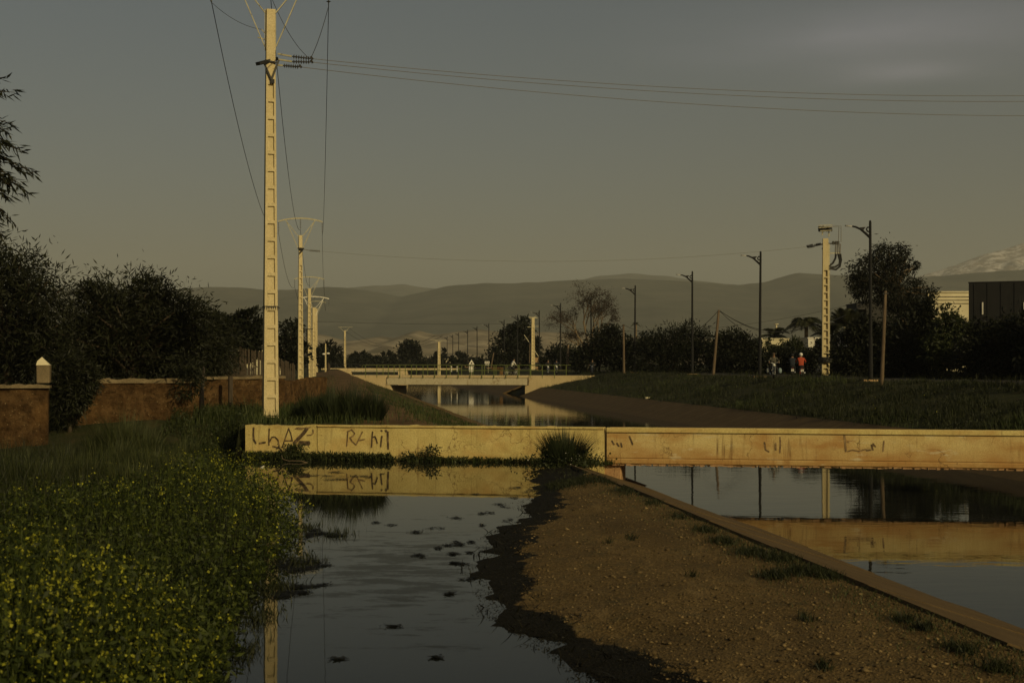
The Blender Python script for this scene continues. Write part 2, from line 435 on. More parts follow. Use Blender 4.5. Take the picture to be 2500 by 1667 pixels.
def ground_mat():
    m, nt, lk, bs = new_mat('ground')
    c = coord(nt)
    g = ramp(nt, lk, noise(nt, lk, c, 1.6, 8, 0.65), [(0.016, 0.020, 0.007), (0.032, 0.034, 0.013), (0.055, 0.043, 0.020)], [0.3, 0.52, 0.72])
    vo = nt.new('ShaderNodeTexVoronoi'); vo.inputs['Scale'].default_value = 34
    lk.new(c, vo.inputs['Vector'])
    gr = ramp(nt, lk, noise(nt, lk, c, 0.9, 8, 0.7), [(0.092, 0.060, 0.021), (0.148, 0.096, 0.034), (0.200, 0.133, 0.050)], [0.32, 0.5, 0.68])
    gr = mix(nt, lk, 0.55, gr, ramp(nt, lk, vo.outputs['Color'], [(0.034, 0.024, 0.010), (0.095, 0.064, 0.025), (0.20, 0.135, 0.055)], [0.2, 0.55, 0.95]))
    gr = mix(nt, lk, mrange(nt, lk, noise(nt, lk, c, 2.4, 6, 0.6), 0.54, 0.66, 0, 0.45), gr, (0.050, 0.046, 0.022))
    gr = mix(nt, lk, mrange(nt, lk, noise(nt, lk, c, 0.55, 5, 0.6, (1.0, 0.45, 1)), 0.50, 0.64, 0, 0.55), gr, (0.060, 0.041, 0.017))
    gr = mix(nt, lk, mrange(nt, lk, noise(nt, lk, c, 1.3, 6, 0.7, (1.4, 0.35, 1)), 0.56, 0.66, 0, 0.6), gr, (0.21, 0.145, 0.062))
    def att(n):
        a = nt.new('ShaderNodeAttribute'); a.attribute_name = n; return a.outputs['Fac']
    edge = mathn(nt, lk, 'MULTIPLY', mathn(nt, lk, 'SUBTRACT', noise(nt, lk, c, 5, 6, 0.65), 0.5), 0.9)
    def zone(n, col, base, w=0.9):
        f = mrange(nt, lk, mathn(nt, lk, 'ADD', att(n), mathn(nt, lk, 'MULTIPLY', edge, w)), 0.42, 0.58)
        return mix(nt, lk, f, base, col)
    path = ramp(nt, lk, noise(nt, lk, c, 1.1, 7, 0.65), [(0.07, 0.045, 0.020), (0.115, 0.072, 0.034), (0.16, 0.105, 0.05)], [0.3, 0.5, 0.7])
    col = zone('path', path, g)
    col = zone('gravel', gr, col)
    col = zone('mud', (0.008, 0.007, 0.004), col, 1.2)
    road = ramp(nt, lk, noise(nt, lk, c, 1.5, 6), [(0.04, 0.036, 0.03), (0.06, 0.055, 0.045)], [0.35, 0.65])
    col = zone('road', road, col, 0.5)
    lk.new(col, bs.inputs['Base Color'])
    bs.inputs['Roughness'].default_value = 0.95; bs.inputs['Specular IOR Level'].default_value = 0.12
    h = mix(nt, lk, 0.55, noise(nt, lk, c, 26, 7, 0.7), vo.outputs['Distance'])
    bump(nt, lk, bs, h, 0.8, 0.03)
    return m
M['ground'] = ground_mat()

def water_mat(name, scale, stretch, strength, col=(0.010, 0.012, 0.009), patchy=False):
    m, nt, lk, bs = new_mat(name)
    c = coord(nt)
    bs.inputs['Base Color'].default_value = (*col, 1)
    bs.inputs['Roughness'].default_value = 0.02
    bs.inputs['IOR'].default_value = 1.18
    h = noise(nt, lk, c, scale, 3, 0.5, stretch)
    h2 = noise(nt, lk, c, scale * 0.22, 2, 0.5, stretch)
    hh = mathn(nt, lk, 'ADD', h, mathn(nt, lk, 'MULTIPLY', h2, 2.0))
    bump(nt, lk, bs, hh, strength, 0.01)
    if patchy:                                   # films of weed lying just under the surface
        sp = nt.new('ShaderNodeSeparateXYZ'); lk.new(c, sp.inputs[0])
        ex = mathn(nt, lk, 'POWER', mathn(nt, lk, 'ABSOLUTE', mathn(nt, lk, 'DIVIDE', mathn(nt, lk, 'ADD', sp.outputs[0], 1.45), 1.35)), 2.0)
        ey = mathn(nt, lk, 'POWER', mathn(nt, lk, 'ABSOLUTE', mathn(nt, lk, 'DIVIDE', mathn(nt, lk, 'SUBTRACT', sp.outputs[1], 18.2), 4.2)), 2.0)
        raft = mathn(nt, lk, 'EXPONENT', mathn(nt, lk, 'MULTIPLY', mathn(nt, lk, 'ADD', ex, ey), -1.0))
        lo = mathn(nt, lk, 'ADD', noise(nt, lk, c, 2.4, 9, 0.74, (0.55, 1.15, 1)), mathn(nt, lk, 'MULTIPLY', raft, 0.20))
        p = mrange(nt, lk, lo, 0.615, 0.70)
        df = nt.new('ShaderNodeBsdfDiffuse'); df.inputs[0].default_value = (0.016, 0.015, 0.009, 1)
        ms = nt.new('ShaderNodeMixShader'); lk.new(mrange(nt, lk, p, 0, 1, 0, 0.45), ms.inputs[0])
        lk.new(bs.outputs[0], ms.inputs[1]); lk.new(df.outputs[0], ms.inputs[2]); lk.new(ms.outputs[0], nt['Material Output'].inputs[0])
    return m
M['pond'] = water_mat('pond water', 5.0, (1, 1, 1), 0.022, (0.011, 0.012, 0.009), True)
M['canal'] = water_mat('canal water', 3.2, (0.45, 1.0, 1), 0.20, (0.010, 0.011, 0.009))

# ================================================================== GROUND
ZP, ZW = -0.94, -1.66                           # pond level, canal level
SHL = np.array([(3, -1.5), (11.7, -2.55), (15.8, -3.1), (20, -3.4), (23.6, -3.8), (27, -4.6), (31, -5.9), (36, -7.7), (39.4, -9.2), (42, -9.6)])
SHR = np.array([(3, 2.2), (9, 1.35), (11.75, .62), (13.2, .42), (14, -.03), (14.9, -.23), (16.5, -.29), (17.5, -.5), (20.2, -.42), (22, -.4), (24.1, .2), (26, .1), (28.2, .46), (32.7, .45), (38, .75), (42, .8)])
GRV = np.array([(3, 2.9), (9, 2.0), (11.75, 1.32), (12.8, 1.18), (13.6, .78), (14.9, .40), (15.8, .2), (17.5, .22), (19, .26), (20.1, .05), (21.3, .3), (22.4, .18), (23, .54), (25, .76), (27, .98), (29, 1.05), (33, 1.9), (36, 2.4), (42, 3)])
WA = Vector((-7.39, 39.4, 0)); WB = Vector((12.8, 35.7, 0))
WD = (WB - WA).normalized(); WRZ = math.atan2(WD.y, WD.x)
def wall_y(X): return 39.4 + (X + 7.39) * (WD.y / WD.x)
def shl(Y): return np.interp(Y, SHL[:, 0], SHL[:, 1])
def shr(Y): return np.interp(Y, SHR[:, 0], SHR[:, 1])
def grv(Y): return np.interp(Y, GRV[:, 0], GRV[:, 1])
UL0, UL1, UR1, UR0 = 6.0, 9.25, 19.3, 22.0      # left lining top / foot, right lining foot / top
def canal_z(u):
    return np.interp(u, [UL0, UL0 + .12, UL1, 9.8, 18.6, UR1, UR0 - .12, UR0, 29.0, 31, 60], [-.80, -1.15, -2.3, -3.0, -3.0, -2.3, -1.15, -.80, .62, .70, .70])
def ground_z(X, Y):
    X = np.asarray(X, float); Y = np.asarray(Y, float)
    u, v = to_uv(X, Y)
    n = fbm(X * .9, Y * .9, 40, 4) * .10
    brk = fbm(X * 1.1, Y * 2.0, 44, 6) * .36
    dl = shl(Y) - X; dr = X - shr(Y) + brk
    zl = -.97 + np.minimum(.30 * np.maximum(dl, 0), .50 - .36 * sstep(Y, 22, 31)) + n * np.clip(dl, 0, 1)
    zr = -.946 + np.minimum(.10 * np.maximum(dr, 0), .14) + n * .35 * np.clip(dr, 0, 1)
    pond = -.97 - np.minimum(.5 * np.minimum(np.maximum(-dl, 0), np.maximum(-dr, 0)), .5)
    zf = np.where(dl > 0, zl, np.where(dr > 0, zr, pond))
    zf = zf * (1 - sstep(-Y, -8.5, -6.8)) + 0.0 * sstep(-Y, -8.5, -6.8)   # the bank the photographer stands on
    zb = np.interp(u, [-6, 2.6, UL0], [0, 0, -.80]) + n * 1.2
    zb = zb + .45 * sstep(v, 112, 148) * sstep(u, -1.5, 1.5) * sstep(-u, -UL0, -2.6)
    far_left = sstep(-u, 9, 11.5)
    zb = zb - .25 * far_left * (1 - sstep(Y, 55, 70))
    wy = wall_y(X)
    k = np.where(X > -7.7, sstep(Y - wy, 0.0, 0.35), sstep(Y - wy, -1.0, 4.5))
    z = zf * (1 - k) + zb * k
    zc = canal_z(u) + np.where(u > UR0 + .3, n * 1.6, 0)
    # right bank before the crossing and around it
    z = np.where(u > UL0, zc, z)
    # fill the lining trough out to the far ground beyond the second bridge
    t = sstep(v, 330, 420)
    z = z * (1 - t) + 0.45 * t
    return z
us = np.concatenate([[-6000, -2500, -900, -300, -120, -70, -45, -34], np.arange(-26, -11, .45), np.arange(-11, 5.9, .16), [5.95, 6.0, 6.12, 6.25], np.arange(6.5, 10, .25), np.arange(10, 18.5, 1.5), np.arange(18.6, 21.6, .3), [21.7, 21.88, 22.0, 22.2, 22.5], np.arange(22.9, 36, .4), [38, 42, 50, 70, 110, 200, 500, 1500, 3500, 7000]])
vs = np.concatenate([[-300, -80, -30, -12, -5], np.arange(-2, 6, .8), np.arange(6, 50, .2), np.arange(50, 160, 1.0), np.arange(160, 430, 6), [450, 600, 900, 1500, 2500, 4500, 8000, 13000]])
U, V_ = np.meshgrid(us, vs, indexing='ij')
GX, GY = U * CS - V_ * SN, U * SN + V_ * CS
GZ = ground_z(GX, GY)
nu, nv = U.shape
idx = np.arange(nu * nv).reshape(nu, nv)
quads = np.stack([idx[:-1, :-1], idx[1:, :-1], idx[1:, 1:], idx[:-1, 1:]], -1).reshape(-1, 4)
gme = np_mesh('ground', np.stack([GX, GY, GZ], -1), quads, M['ground'], smooth=True)
front = (GY < wall_y(GX) + .2)
brk2 = fbm(GX * 1.2, GY * 2.2, 47, 5) * .45
gravel = front * (U < UL0 + .4) * np.clip(.5 + (GX - grv(GY) + brk2) * 2.6, 0, 1) * (GX > -1)
mud = front * (U < UL0) * np.clip(.5 + (GX - shr(GY) + .6) * 2.0, 0, 1) * (1 - np.clip(.5 + (GX - grv(GY) + brk2) * 2.6, 0, 1)) * 1.3
dlg = shl(GY) - GX
mud = np.maximum(mud, front * (U < UL0) * np.clip(1 - dlg, 0, 1) * (dlg > -3) * (dlg < 1))
path = (~front) * np.exp(-((U - (1.7 + .5 * np.sin(V_ * .05))) / (1.0 + .012 * V_)) ** 2) * (V_ < 260)
path = np.maximum(path, (~front) * .55 * (U > 2.2) * (U < UL0) * (V_ < 200))
road = ((U > 31.5) & (U < 38.5) & (V_ > 40) & (V_ < 430)).astype(float)
for nm, a in (('gravel', gravel), ('mud', mud), ('path', path), ('road', road)):
    at = gme.attributes.new(nm, 'FLOAT', 'POINT'); at.data.foreach_set('value', a.astype(np.float32).ravel())
tag(link('ground', gme), kind='structure')
def gz(X, Y): return float(ground_z(np.array([X]), np.array([Y]))[0])
def on_ground(X, Y, dz=0.0): return Vector((X, Y, gz(X, Y) + dz))

# ------------------------------------------------------------------ water
ys = np.linspace(7.3, 39.2, 60)
mb = MB(); vs_ = []
for y in ys:
    vs_ += [(shl(y) - 1.1, y, ZP), (shr(y) + .9, y, ZP)]
mb.add(vs_, [(2 * i, 2 * i + 1, 2 * i + 3, 2 * i + 2) for i in range(len(ys) - 1)])
yl = 39.2
mb.add([(-11.0, yl, ZP), (shr(yl) - 1.6 - 6.6, yl, ZP), (-8.3, 42, ZP), (-11.0, 42, ZP)], [(0, 1, 2, 3)])
tag(mb.build('pond_water', M['pond']), kind='structure')
mb = MB(); vv = np.linspace(-30, 345, 40)
vs_ = []
for v in vv: vs_ += [uv(8.0, v, ZW), uv(20.4, v, ZW)]
mb.add(vs_, [(2 * i, 2 * i + 1, 2 * i + 3, 2 * i + 2) for i in range(len(vv) - 1)])
tag(mb.build('canal_water', M['canal']), kind='structure')

# ------------------------------------------------------------------ concrete lining of the canal, slab by slab
def slab_mesh(name, ua, za, ub, zb, ln, th=0.12):
    mb = MB()
    d = Vector((ub - ua, 0, zb - za)); nrm = Vector((-d.z, 0, d.x)).normalized()
    if nrm.z < 0: nrm = -nrm
    P = [Vector((ua, 0, za)), Vector((ub, 0, zb))]
    pts = []
    for y in (-ln / 2, ln / 2):
        for p in P:
            pts += [p + Vector((0, y, 0)) + nrm * .03, p + Vector((0, y, 0)) - nrm * th]
    mb.add(pts, [(0, 2, 6, 4), (1, 5, 7, 3), (0, 1, 3, 2), (4, 6, 7, 5), (0, 4, 5, 1), (2, 3, 7, 6)])
    me = mb.mesh(name, M['lining']); me.validate()
    bm = bmesh.new(); bm.from_mesh(me); bmesh.ops.recalc_face_normals(bm, faces=bm.faces); bm.to_mesh(me); bm.free()
    return me
SL = 3.3
ll = empty('canal_lining', (0, 0, 0), TH, kind='structure')
lme = slab_mesh('slab', UL0, -.80, UL1, -1.86, SL - .014); rme = slab_mesh('slab', UR0, -.80, UR1, -1.86, SL - .003)
for k in range(int((147 - 2) / SL)):
    v = 2 + SL * (k + .5)
    o = link('slab', lme, ll); o.location = (random.uniform(-.012, .012), v, random.uniform(-.008, .008)); o.rotation_euler = (random.uniform(-.002, .002), random.uniform(-.003, .003), random.uniform(-.002, .002))
    if v > 18:
        o = link('slab', rme, ll); o.location = (0, v, random.uniform(-.0015, .0015))
far = slab_mesh('lining_far', UL0, -.80, UL1, -1.86, 170); o = link('far_lining', far, ll); o.location = (0, 243, 0)
far = slab_mesh('lining_far', UR0, -.80, UR1, -1.86, 170); o = link('far_lining', far, ll); o.location = (0, 243, 0)
far = slab_mesh('lining_near', UR0, -.80, UR1, -1.86, 45); o = link('near_lining', far, ll); o.location = (0, -5, 0)

# ================================================================== CONCRETE WALL AND FLUME ACROSS THE CANAL
def stroke(mb, pts, w, y=-.006, mi=0):
    P = [Vector((p[0], y, p[1])) for p in pts]
    for a, b in zip(P[:-1], P[1:]):
        d = (b - a)
        if d.length < 1e-5: continue
        d.normalize(); s = Vector((-d.z, 0, d.x)) * w / 2; e = d * w * .3
        mb.add([a - s - e, a + s - e, b + s + e, b - s + e], [(0, 1, 2, 3)], mi)
        for q in (a, b):
            y -= .0004
            mb.add([q + Vector((math.cos(t) * w * .52, y - q.y, math.sin(t) * w * .52)) for t in [k * math.pi / 4 for k in range(8)]], [tuple(range(8))], mi)
    return mb
def lx(dx):                                     # survey column -> distance along the wall face
    X = (dx - CX) * 39.3 / F
    for _ in range(4): X = (dx - CX) * wall_y(X) / F
    return (X + 7.39) / WD.x
def lz(dx, dy): return CZ - (dy - HY) * wall_y((lx(dx) * WD.x - 7.39)) / F
def rough_box(name, Lx, Ly, Lz, mt, parent=None, nx=40, nz=14, amp=.05, seed=0, top_amp=0.0, loc=(0, 0, 0)):
    """upright block: front, back, top and ends, all with an uneven surface"""
    V, Fq = [], []
    def sheet(P):
        a = len(V); r, c = len(P), len(P[0])
        for row in P: V.extend(row)
        for i in range(r - 1):
            for j in range(c - 1): Fq.append((a + i * c + j, a + i * c + j + 1, a + (i + 1) * c + j + 1, a + (i + 1) * c + j))
    xs = np.linspace(0, Lx, nx); zs = np.linspace(0, Lz, nz)
    ZZ, XX = np.meshgrid(zs, xs, indexing='ij')
    tz = ZZ + ZZ / Lz * top_amp * (fbm(XX * 3.7, XX * 0 + seed * 3.1, 60, 5) + .4 * fbm(XX * 11, XX * 0 + seed, 64, 3))
    dyf = fbm(XX * 2.6, ZZ * 2.6, 70 + seed, 6) * amp; dyb = fbm(XX * 2.6 + 9, ZZ * 2.6, 70 + seed, 6) * amp
    fr = [[(XX[i, j], dyf[i, j], tz[i, j]) for j in range(nx)] for i in range(nz)]
    bk = [[(XX[i, j], Ly + dyb[i, j], tz[i, j]) for j in range(nx - 1, -1, -1)] for i in range(nz)]
    sheet(fr); sheet(bk)
    sheet([[p for p in fr[-1]], [q for q in bk[-1][::-1]]])
    sheet([[r[-1] for r in fr][i:i + 1] + [[r[0] for r in bk][i]] for i in range(nz)])
    sheet([[[r[-1] for r in bk][i], [r[0] for r in fr][i]] for i in range(nz)])
    me = bpy.data.meshes.new(name); me.from_pydata([tuple(map(float, v)) for v in V], [], Fq)
    bm = bmesh.new(); bm.from_mesh(me); bmesh.ops.remove_doubles(bm, verts=bm.verts, dist=.0005); bmesh.ops.recalc_face_normals(bm, faces=bm.faces); bm.to_mesh(me); bm.free()
    me.materials.append(mt)
    o = link(name, me, parent); o.location = loc
    return o
wall = empty('graffiti_wall', WA, WRZ, 'long low ochre concrete wall with black graffiti beside the pond', 'wall')
J = lx(728); L1 = lx(1390)
def panel(x0, x1, name='wall_panel', lip=False, mt=None, bottom=-1.25, parent=wall):
    o = rough_box(name, x1 - x0, .34, -bottom, mt or M['wall'], parent, int((x1 - x0) * 22), 24, .018, 11, .045, (x0, 0, bottom))
    if lip:
        mb = MB(); mb.box(((x0 + x1) / 2, .16, -.02), (x1 - x0 - .004, .40, .055)); mb.build('lip', mt or M['wall'], parent, bevel=.012)
    return o
panel(0, J - .012); panel(J + .012, L1 - .025, lip=True)
mb = MB(); mb.box((J, .2, -.62), (.024, .26, 1.2)); mb.build('joint', M['joint'], wall)
def zo(p): return (lx(555.07 + .164 * p[0]), lz(555.07 + .164 * p[0], 959.6 + .164 * p[1]))
letters = [
    ([[(170, 140), (166, 220), (172, 300), (200, 350)], [(255, 352), (330, 340)]], 20, 'paint_black'),
    ([[(390, 150), (383, 260), (385, 375)], [(395, 330), (425, 268), (470, 265), (512, 310), (527, 385), (505, 415), (440, 395)], [(525, 410), (560, 460)]], 15, 'paint_black'),
    ([[(570, 415), (600, 320), (660, 145), (690, 220), (712, 322)], [(600, 320), (712, 316)]], 14, 'paint_black'),
    ([[(755, 150), (800, 132), (870, 142), (965, 128)], [(780, 155), (850, 155)]], 11, 'paint_faded'),
    ([[(915, 150), (870, 212), (800, 285), (745, 345)]], 40, 'paint_black'),
    ([[(825, 350), (935, 352)]], 50, 'paint_black'),
    ([[(920, 240), (975, 236), (1008, 205), (1000, 165)]], 12, 'paint_faded'),
    ([[(1490, 185), (1484, 280), (1474, 392)], [(1490, 190), (1540, 162), (1585, 212), (1568, 250), (1520, 272)], [(1520, 272), (1552, 330), (1600, 372)]], 13, 'paint_faded'),
    ([[(1692, 195), (1655, 270), (1632, 320), (1605, 375)], [(1640, 315), (1720, 298)]], 14, 'paint_faded'),
    ([[(1836, 195), (1828, 290), (1822, 405)], [(1830, 272), (1868, 258), (1888, 300), (1902, 350)]], 15, 'paint_black'),
    ([[(1966, 255), (1958, 320), (1950, 395)], [(1960, 172), (1966, 180)]], 17, 'paint_black'),
    ([[(2050, 198), (2048, 300), (2056, 428)], [(2022, 172), (2030, 186)]], 20, 'paint_black'),
]
for strokes, w, mt in letters:
    mb = MB()
    for st in strokes: stroke(mb, [zo(p) for p in st], w * 1.25 * .164 / 83.5, -.012)
    mb.build('graffiti_letter', M[mt], wall)

flume = empty('concrete_flume', WA, WRZ, 'long stained concrete flume carrying water across the canal', 'flume')
X0, X1 = L1 + .03, 29.0
def lbox(name, x0, x1, y0, y1, z0, z1, mt, parent, bevel=.015):
    mb = MB(); mb.box(((x0 + x1) / 2, (y0 + y1) / 2, (z0 + z1) / 2), (x1 - x0, y1 - y0, z1 - z0))
    return mb.build(name, mt, parent, bevel=bevel)
lbox('front_wall', X0, X1, 0, .14, -.80, -.128, M['flume'], flume)
lbox('top_lip', X0, X1, -.05, .15, -.125, .004, M['wall'], flume)
lbox('bottom_rib', X0, X1, -.045, .15, -.955, -.803, M['flume'], flume, .03)
lbox('base_slab', X0, X1, .153, .78, -.95, -.80, M['flume'], flume)
lbox('back_wall', X0, X1, .79, .93, -.95, -.02, M['flume'], flume)
mb = MB()                                        # ragged drip edge along the underside
n = 260
for k in range(n):
    x = X0 + .1 + (X1 - X0 - .2) * (k + random.random()) / n
    mb.box((x, random.uniform(-.02, .06), -.958 - random.uniform(.0, .02)), (random.uniform(.03, .16), .05, random.uniform(.02, .06)))
tag(mb.build('drip_edge', M['rust_concrete'], flume), kind='stuff')
lbox('abutment', X0 - .35, X0 + .38, .12, 1.3, -2.2, -.957, M['rust_concrete'], flume, .03)
lbox('far_abutment', X0 + 16.0, X0 + 17.2, .12, 1.3, -2.4, -.957, M['rust_concrete'], flume, .03)
def zf5(p): return (lx(1176 + .12 * p[0]), lz(1176 + .12 * p[0], 978.4 + .12 * p[1]))
def zf1(p): return (lx(1411 + .36 * p[0]), lz(1411 + .36 * p[0], 978.4 + .36 * p[1]))
for fn, sts, w, mt in [
    (zf5, [[(1915, 285), (1950, 345)], [(2010, 330), (2042, 378)], [(2088, 325), (2102, 392)]], .045, 'paint_black'),
    (zf5, [[(2250, 200), (2280, 270), (2308, 345)]], .045, 'paint_black'),
    (zf1, [[(958, 105), (966, 150), (985, 162)]], .045, 'paint_faded'), (zf1, [[(1058, 72), (1060, 120), (1056, 168)]], .04, 'paint_faded'),
    (zf1, [[(1030, 112), (1030, 150)]], .05, 'paint_faded'),
    (zf1, [[(1466, 40), (1473, 100), (1477, 158)]], .05, 'paint_faded'), (zf1, [[(1490, 160), (1520, 152), (1560, 160), (1600, 148), (1640, 152), (1652, 112), (1668, 130), (1648, 122)]], .035, 'paint_faded'),
    (zf1, [[(1720, 98), (1715, 158)]], .04, 'paint_faded'), (zf1, [[(1640, 120), (1650, 150), (1610, 155)]], .04, 'paint_black')]:
    mb = MB()
    for st in sts: stroke(mb, [fn(p) for p in st], w)
    mb.build('graffiti_mark', M[mt], flume)

# ================================================================== BRIDGES
BA, BB = Vector((-13.3, 150.6, 0)), Vector((1.75, 146.6, 0))
BD = (BB - BA).normalized(); BRZ = math.atan2(BD.y, BD.x); BL = (BB - BA).length
ZD = .42
br = empty('road_bridge', BA, BRZ, 'ochre concrete bridge with green pipe railings over the canal', 'bridge')
lbox('deck', -6.0, BL + 6.0, .0, 5.6, ZD - .22, ZD, M['bridge'], br, .02)
lbox('beam', .0, BL - .05, .06, .5, ZD - .98, ZD - .223, M['beam'], br, .02)
lbox('beam', .0, BL - .05, 5.0, 5.4, ZD - .98, ZD - .223, M['beam'], br, .02)
mb = MB()
pf = [(-6.2, ZD - .03), (.42, ZD - .03), (.42, -2.6), (-1.4, -2.6)]
mb.add([(x, y, z) for y in (-.06, .0) for x, z in [(-6.2, ZD - .002), (-.03, ZD - .002), (-.03, ZD - 1.0), (.42, ZD - 1.0), (.42, -3.0), (-6.2, -3.0)]],
       [(0, 5, 4, 3, 2, 1), (6, 7, 8, 9, 10, 11), (0, 1, 7, 6), (1, 2, 8, 7), (2, 3, 9, 8), (3, 4, 10, 9), (4, 5, 11, 10), (5, 0, 6, 11)])
mb.box((-1.5, 2.8, -1.9), (3.8, 5.2, 2.4))
mb.build('abutment', M['bridge'], br)
mb = MB()
q = BL
mb.add([(x, y, z) for y in (-.06, .0) for x, z in [(q + 6.2, ZD - .002), (q - .02, ZD - .002), (q - .02, ZD - 1.0), (q - .40, ZD - 1.0), (q - .40, -3.0), (q + 6.2, -3.0)]],
       [(0, 1, 2, 3, 4, 5), (6, 11, 10, 9, 8, 7), (0, 6, 7, 1), (1, 7, 8, 2), (2, 8, 9, 3), (3, 9, 10, 4), (4, 10, 11, 5), (5, 11, 6, 0)])
mb.box((q + 1.5, 2.8, -1.9), (3.8, 5.2, 2.4))
mb.build('abutment', M['bridge'], br)
RX0, RX1 = -2.6, BL + 3.2
def railing(y):
    mb = MB(); z1, z2 = ZD + 1.08, ZD + .52
    mb.tube([(RX0 - .12, y, ZD + .86), (RX0 - .12, y, ZD + 1.0), (RX0, y, z1), (RX1, y, z1)], .034, 6)
    mb.build('handrail', M['rail_green'], br)
    mb = MB(); mb.tube([(RX0 + .3, y, z2), (RX1, y, z2)], .026, 5); mb.build('middle_rail', M['rail_green'], br)
    n = int((RX1 - RX0) / 1.29)
    mb = MB(); mb.box((0, 0, .53), (.07, .05, 1.10)); mb.box((0, -.012, -.14), (.06, .04, .26)); me = mb.mesh('post', M['rail_green'])
    for k in range(n + 1):
        o = link('post', me, br); o.location = (RX0 + .25 + k * 1.29, y, ZD)
railing(-.04); railing(5.4)
b2 = empty('far_bridge', (-13.3 * 2.03, 304, 0), BRZ * .3, 'second smaller concrete bridge over the canal behind the railed bridge', 'bridge')
lbox('deck', -14, 20, 0, 5, .30, .62, M['bridge'], b2)
lbox('beam', -7.4, 2.6, -.1, .3, -.12, .298, M['beam'], b2)
lbox('abutment', -11.5, -7.42, -.2, 2, -2, .297, M['bridge'], b2)
lbox('abutment', 2.7, 4.6, -.2, 2, -2, .297, M['bridge'], b2)
mb = MB()
for k in range(20): mb.box((-12 + k * 1.5, .1, 1.1), (.07, .07, .95))
mb.box((2.2, .1, 1.55), (29, .06, .07)); mb.build('railing', M['dark_steel'], b2)

# ================================================================== MUD WALLS ON THE LEFT BANK
def mud_wall(a, b, z0, z1, label, seed, coping=True, th=.38, cop_h=.10, over=.07, name='mud_wall', topamp=.05):
    a, b = Vector(a), Vector(b); d = b - a; L = d.length; rz = math.atan2(d.y, d.x)
    e = empty(name, (a.x, a.y, z0), rz, label, 'wall', 'rammed earth walls on the left bank')
    rough_box('earth_core', L, th, z1 - z0, M['mud_wall'], e, int(L * 17), 34, .13, seed, 0 if coping else topamp)
    if coping:
        rough_box('coping', L + over, th + 2 * over, cop_h, M['coping'], e, int(L * 14), 4, .07, seed + 5, .07, (-over / 2, -over, z1 - z0 + .003))
    return e
w1 = mud_wall((-20.5, 39.6), (-13.42, 41.1), -1.0, .98, 'nearest rammed earth wall with thick slab coping and a pillar on top', 1, cop_h=.10, over=.12)
p = pt(101, 880, 41.3)
gp_ = empty('gate_pillar', (p.x, p.y - .02, 1.125), R(10), 'short pale pillar with a pointed cap standing on the earth wall', 'pillar')
mb = MB(); mb.box((0, 0, .26), (.36, .36, .52), top=1.04); mb.build('shaft', M['coping'], gp_, bevel=.02)
mb = MB(); mb.add([(-.19, -.19, .52), (.19, -.19, .52), (.19, .19, .52), (-.19, .19, .52), (-.16, -.15, .64), (-.05, .0, .76), (.17, -.15, .53), (.17, .17, .53), (-.16, .15, .64)],
                  [(0, 1, 6, 4), (1, 2, 7, 6), (2, 3, 8, 7), (3, 0, 4, 8), (4, 6, 5), (6, 7, 5), (7, 8, 5), (8, 4, 5)]); mb.build('cap', M['cream'], gp_)
w2 = mud_wall((-13.35, 43.1), (-9.85, 43.9), -1.0, 1.09, 'crumbling rammed earth wall stretch with eroded mortar capping', 2, cop_h=.13, over=.06)
w3 = mud_wall((-11.2, 49.2), (-8.5, 53.0), -.6, 1.13, 'rear rammed earth wall stretch ending behind the tall concrete pole', 3, cop_h=.09)
w4 = mud_wall((-8.6, 53.4), (-9.4, 72), -.2, .95, 'farther rammed earth wall running away along the bank', 4, coping=False, topamp=.16)
pp = empty('wall_post', (-10.05, 49.9, -.6), R(54), 'dark timber post against the rear earth wall', 'post')
mb = MB(); mb.tube([(0, -.25, 0), (0, -.25, 1.85)], .085, 7); mb.build('shaft', M['bark'], pp)  # dark round upright standing at the wall

# reed fence and little house behind
def reed_fence():
    e = empty('reed_fence', (-12.2, 58, 0), R(4), 'dark reed fence with a curved top behind the earth walls', 'fence')
    n = 62; L = 3.9
    mb = MB(); mb.box((0, 0, .5), (L / n * .86, .035, 1.0)); me = mb.mesh('cane', M['bark'])
    for k in range(n):
        x = L * (k + .5) / n; t = x / L
        h = 2.45 - 1.2 * max(0, t - .25) ** 1.4 + random.uniform(-.05, .05)
        o = link('cane', me, e); o.location = (x - .55, random.uniform(-.02, .02), 0); o.scale = (1, 1, h); o.rotation_euler = (0, random.uniform(-.02, .02), 0)
    mb = MB(); mb.box((1.4, .05, .6), (L, .04, .06)); mb.box((1.4, .05, 1.2), (L, .04, .06)); mb.build('cross_bar', M['wood'], e)
reed_fence()

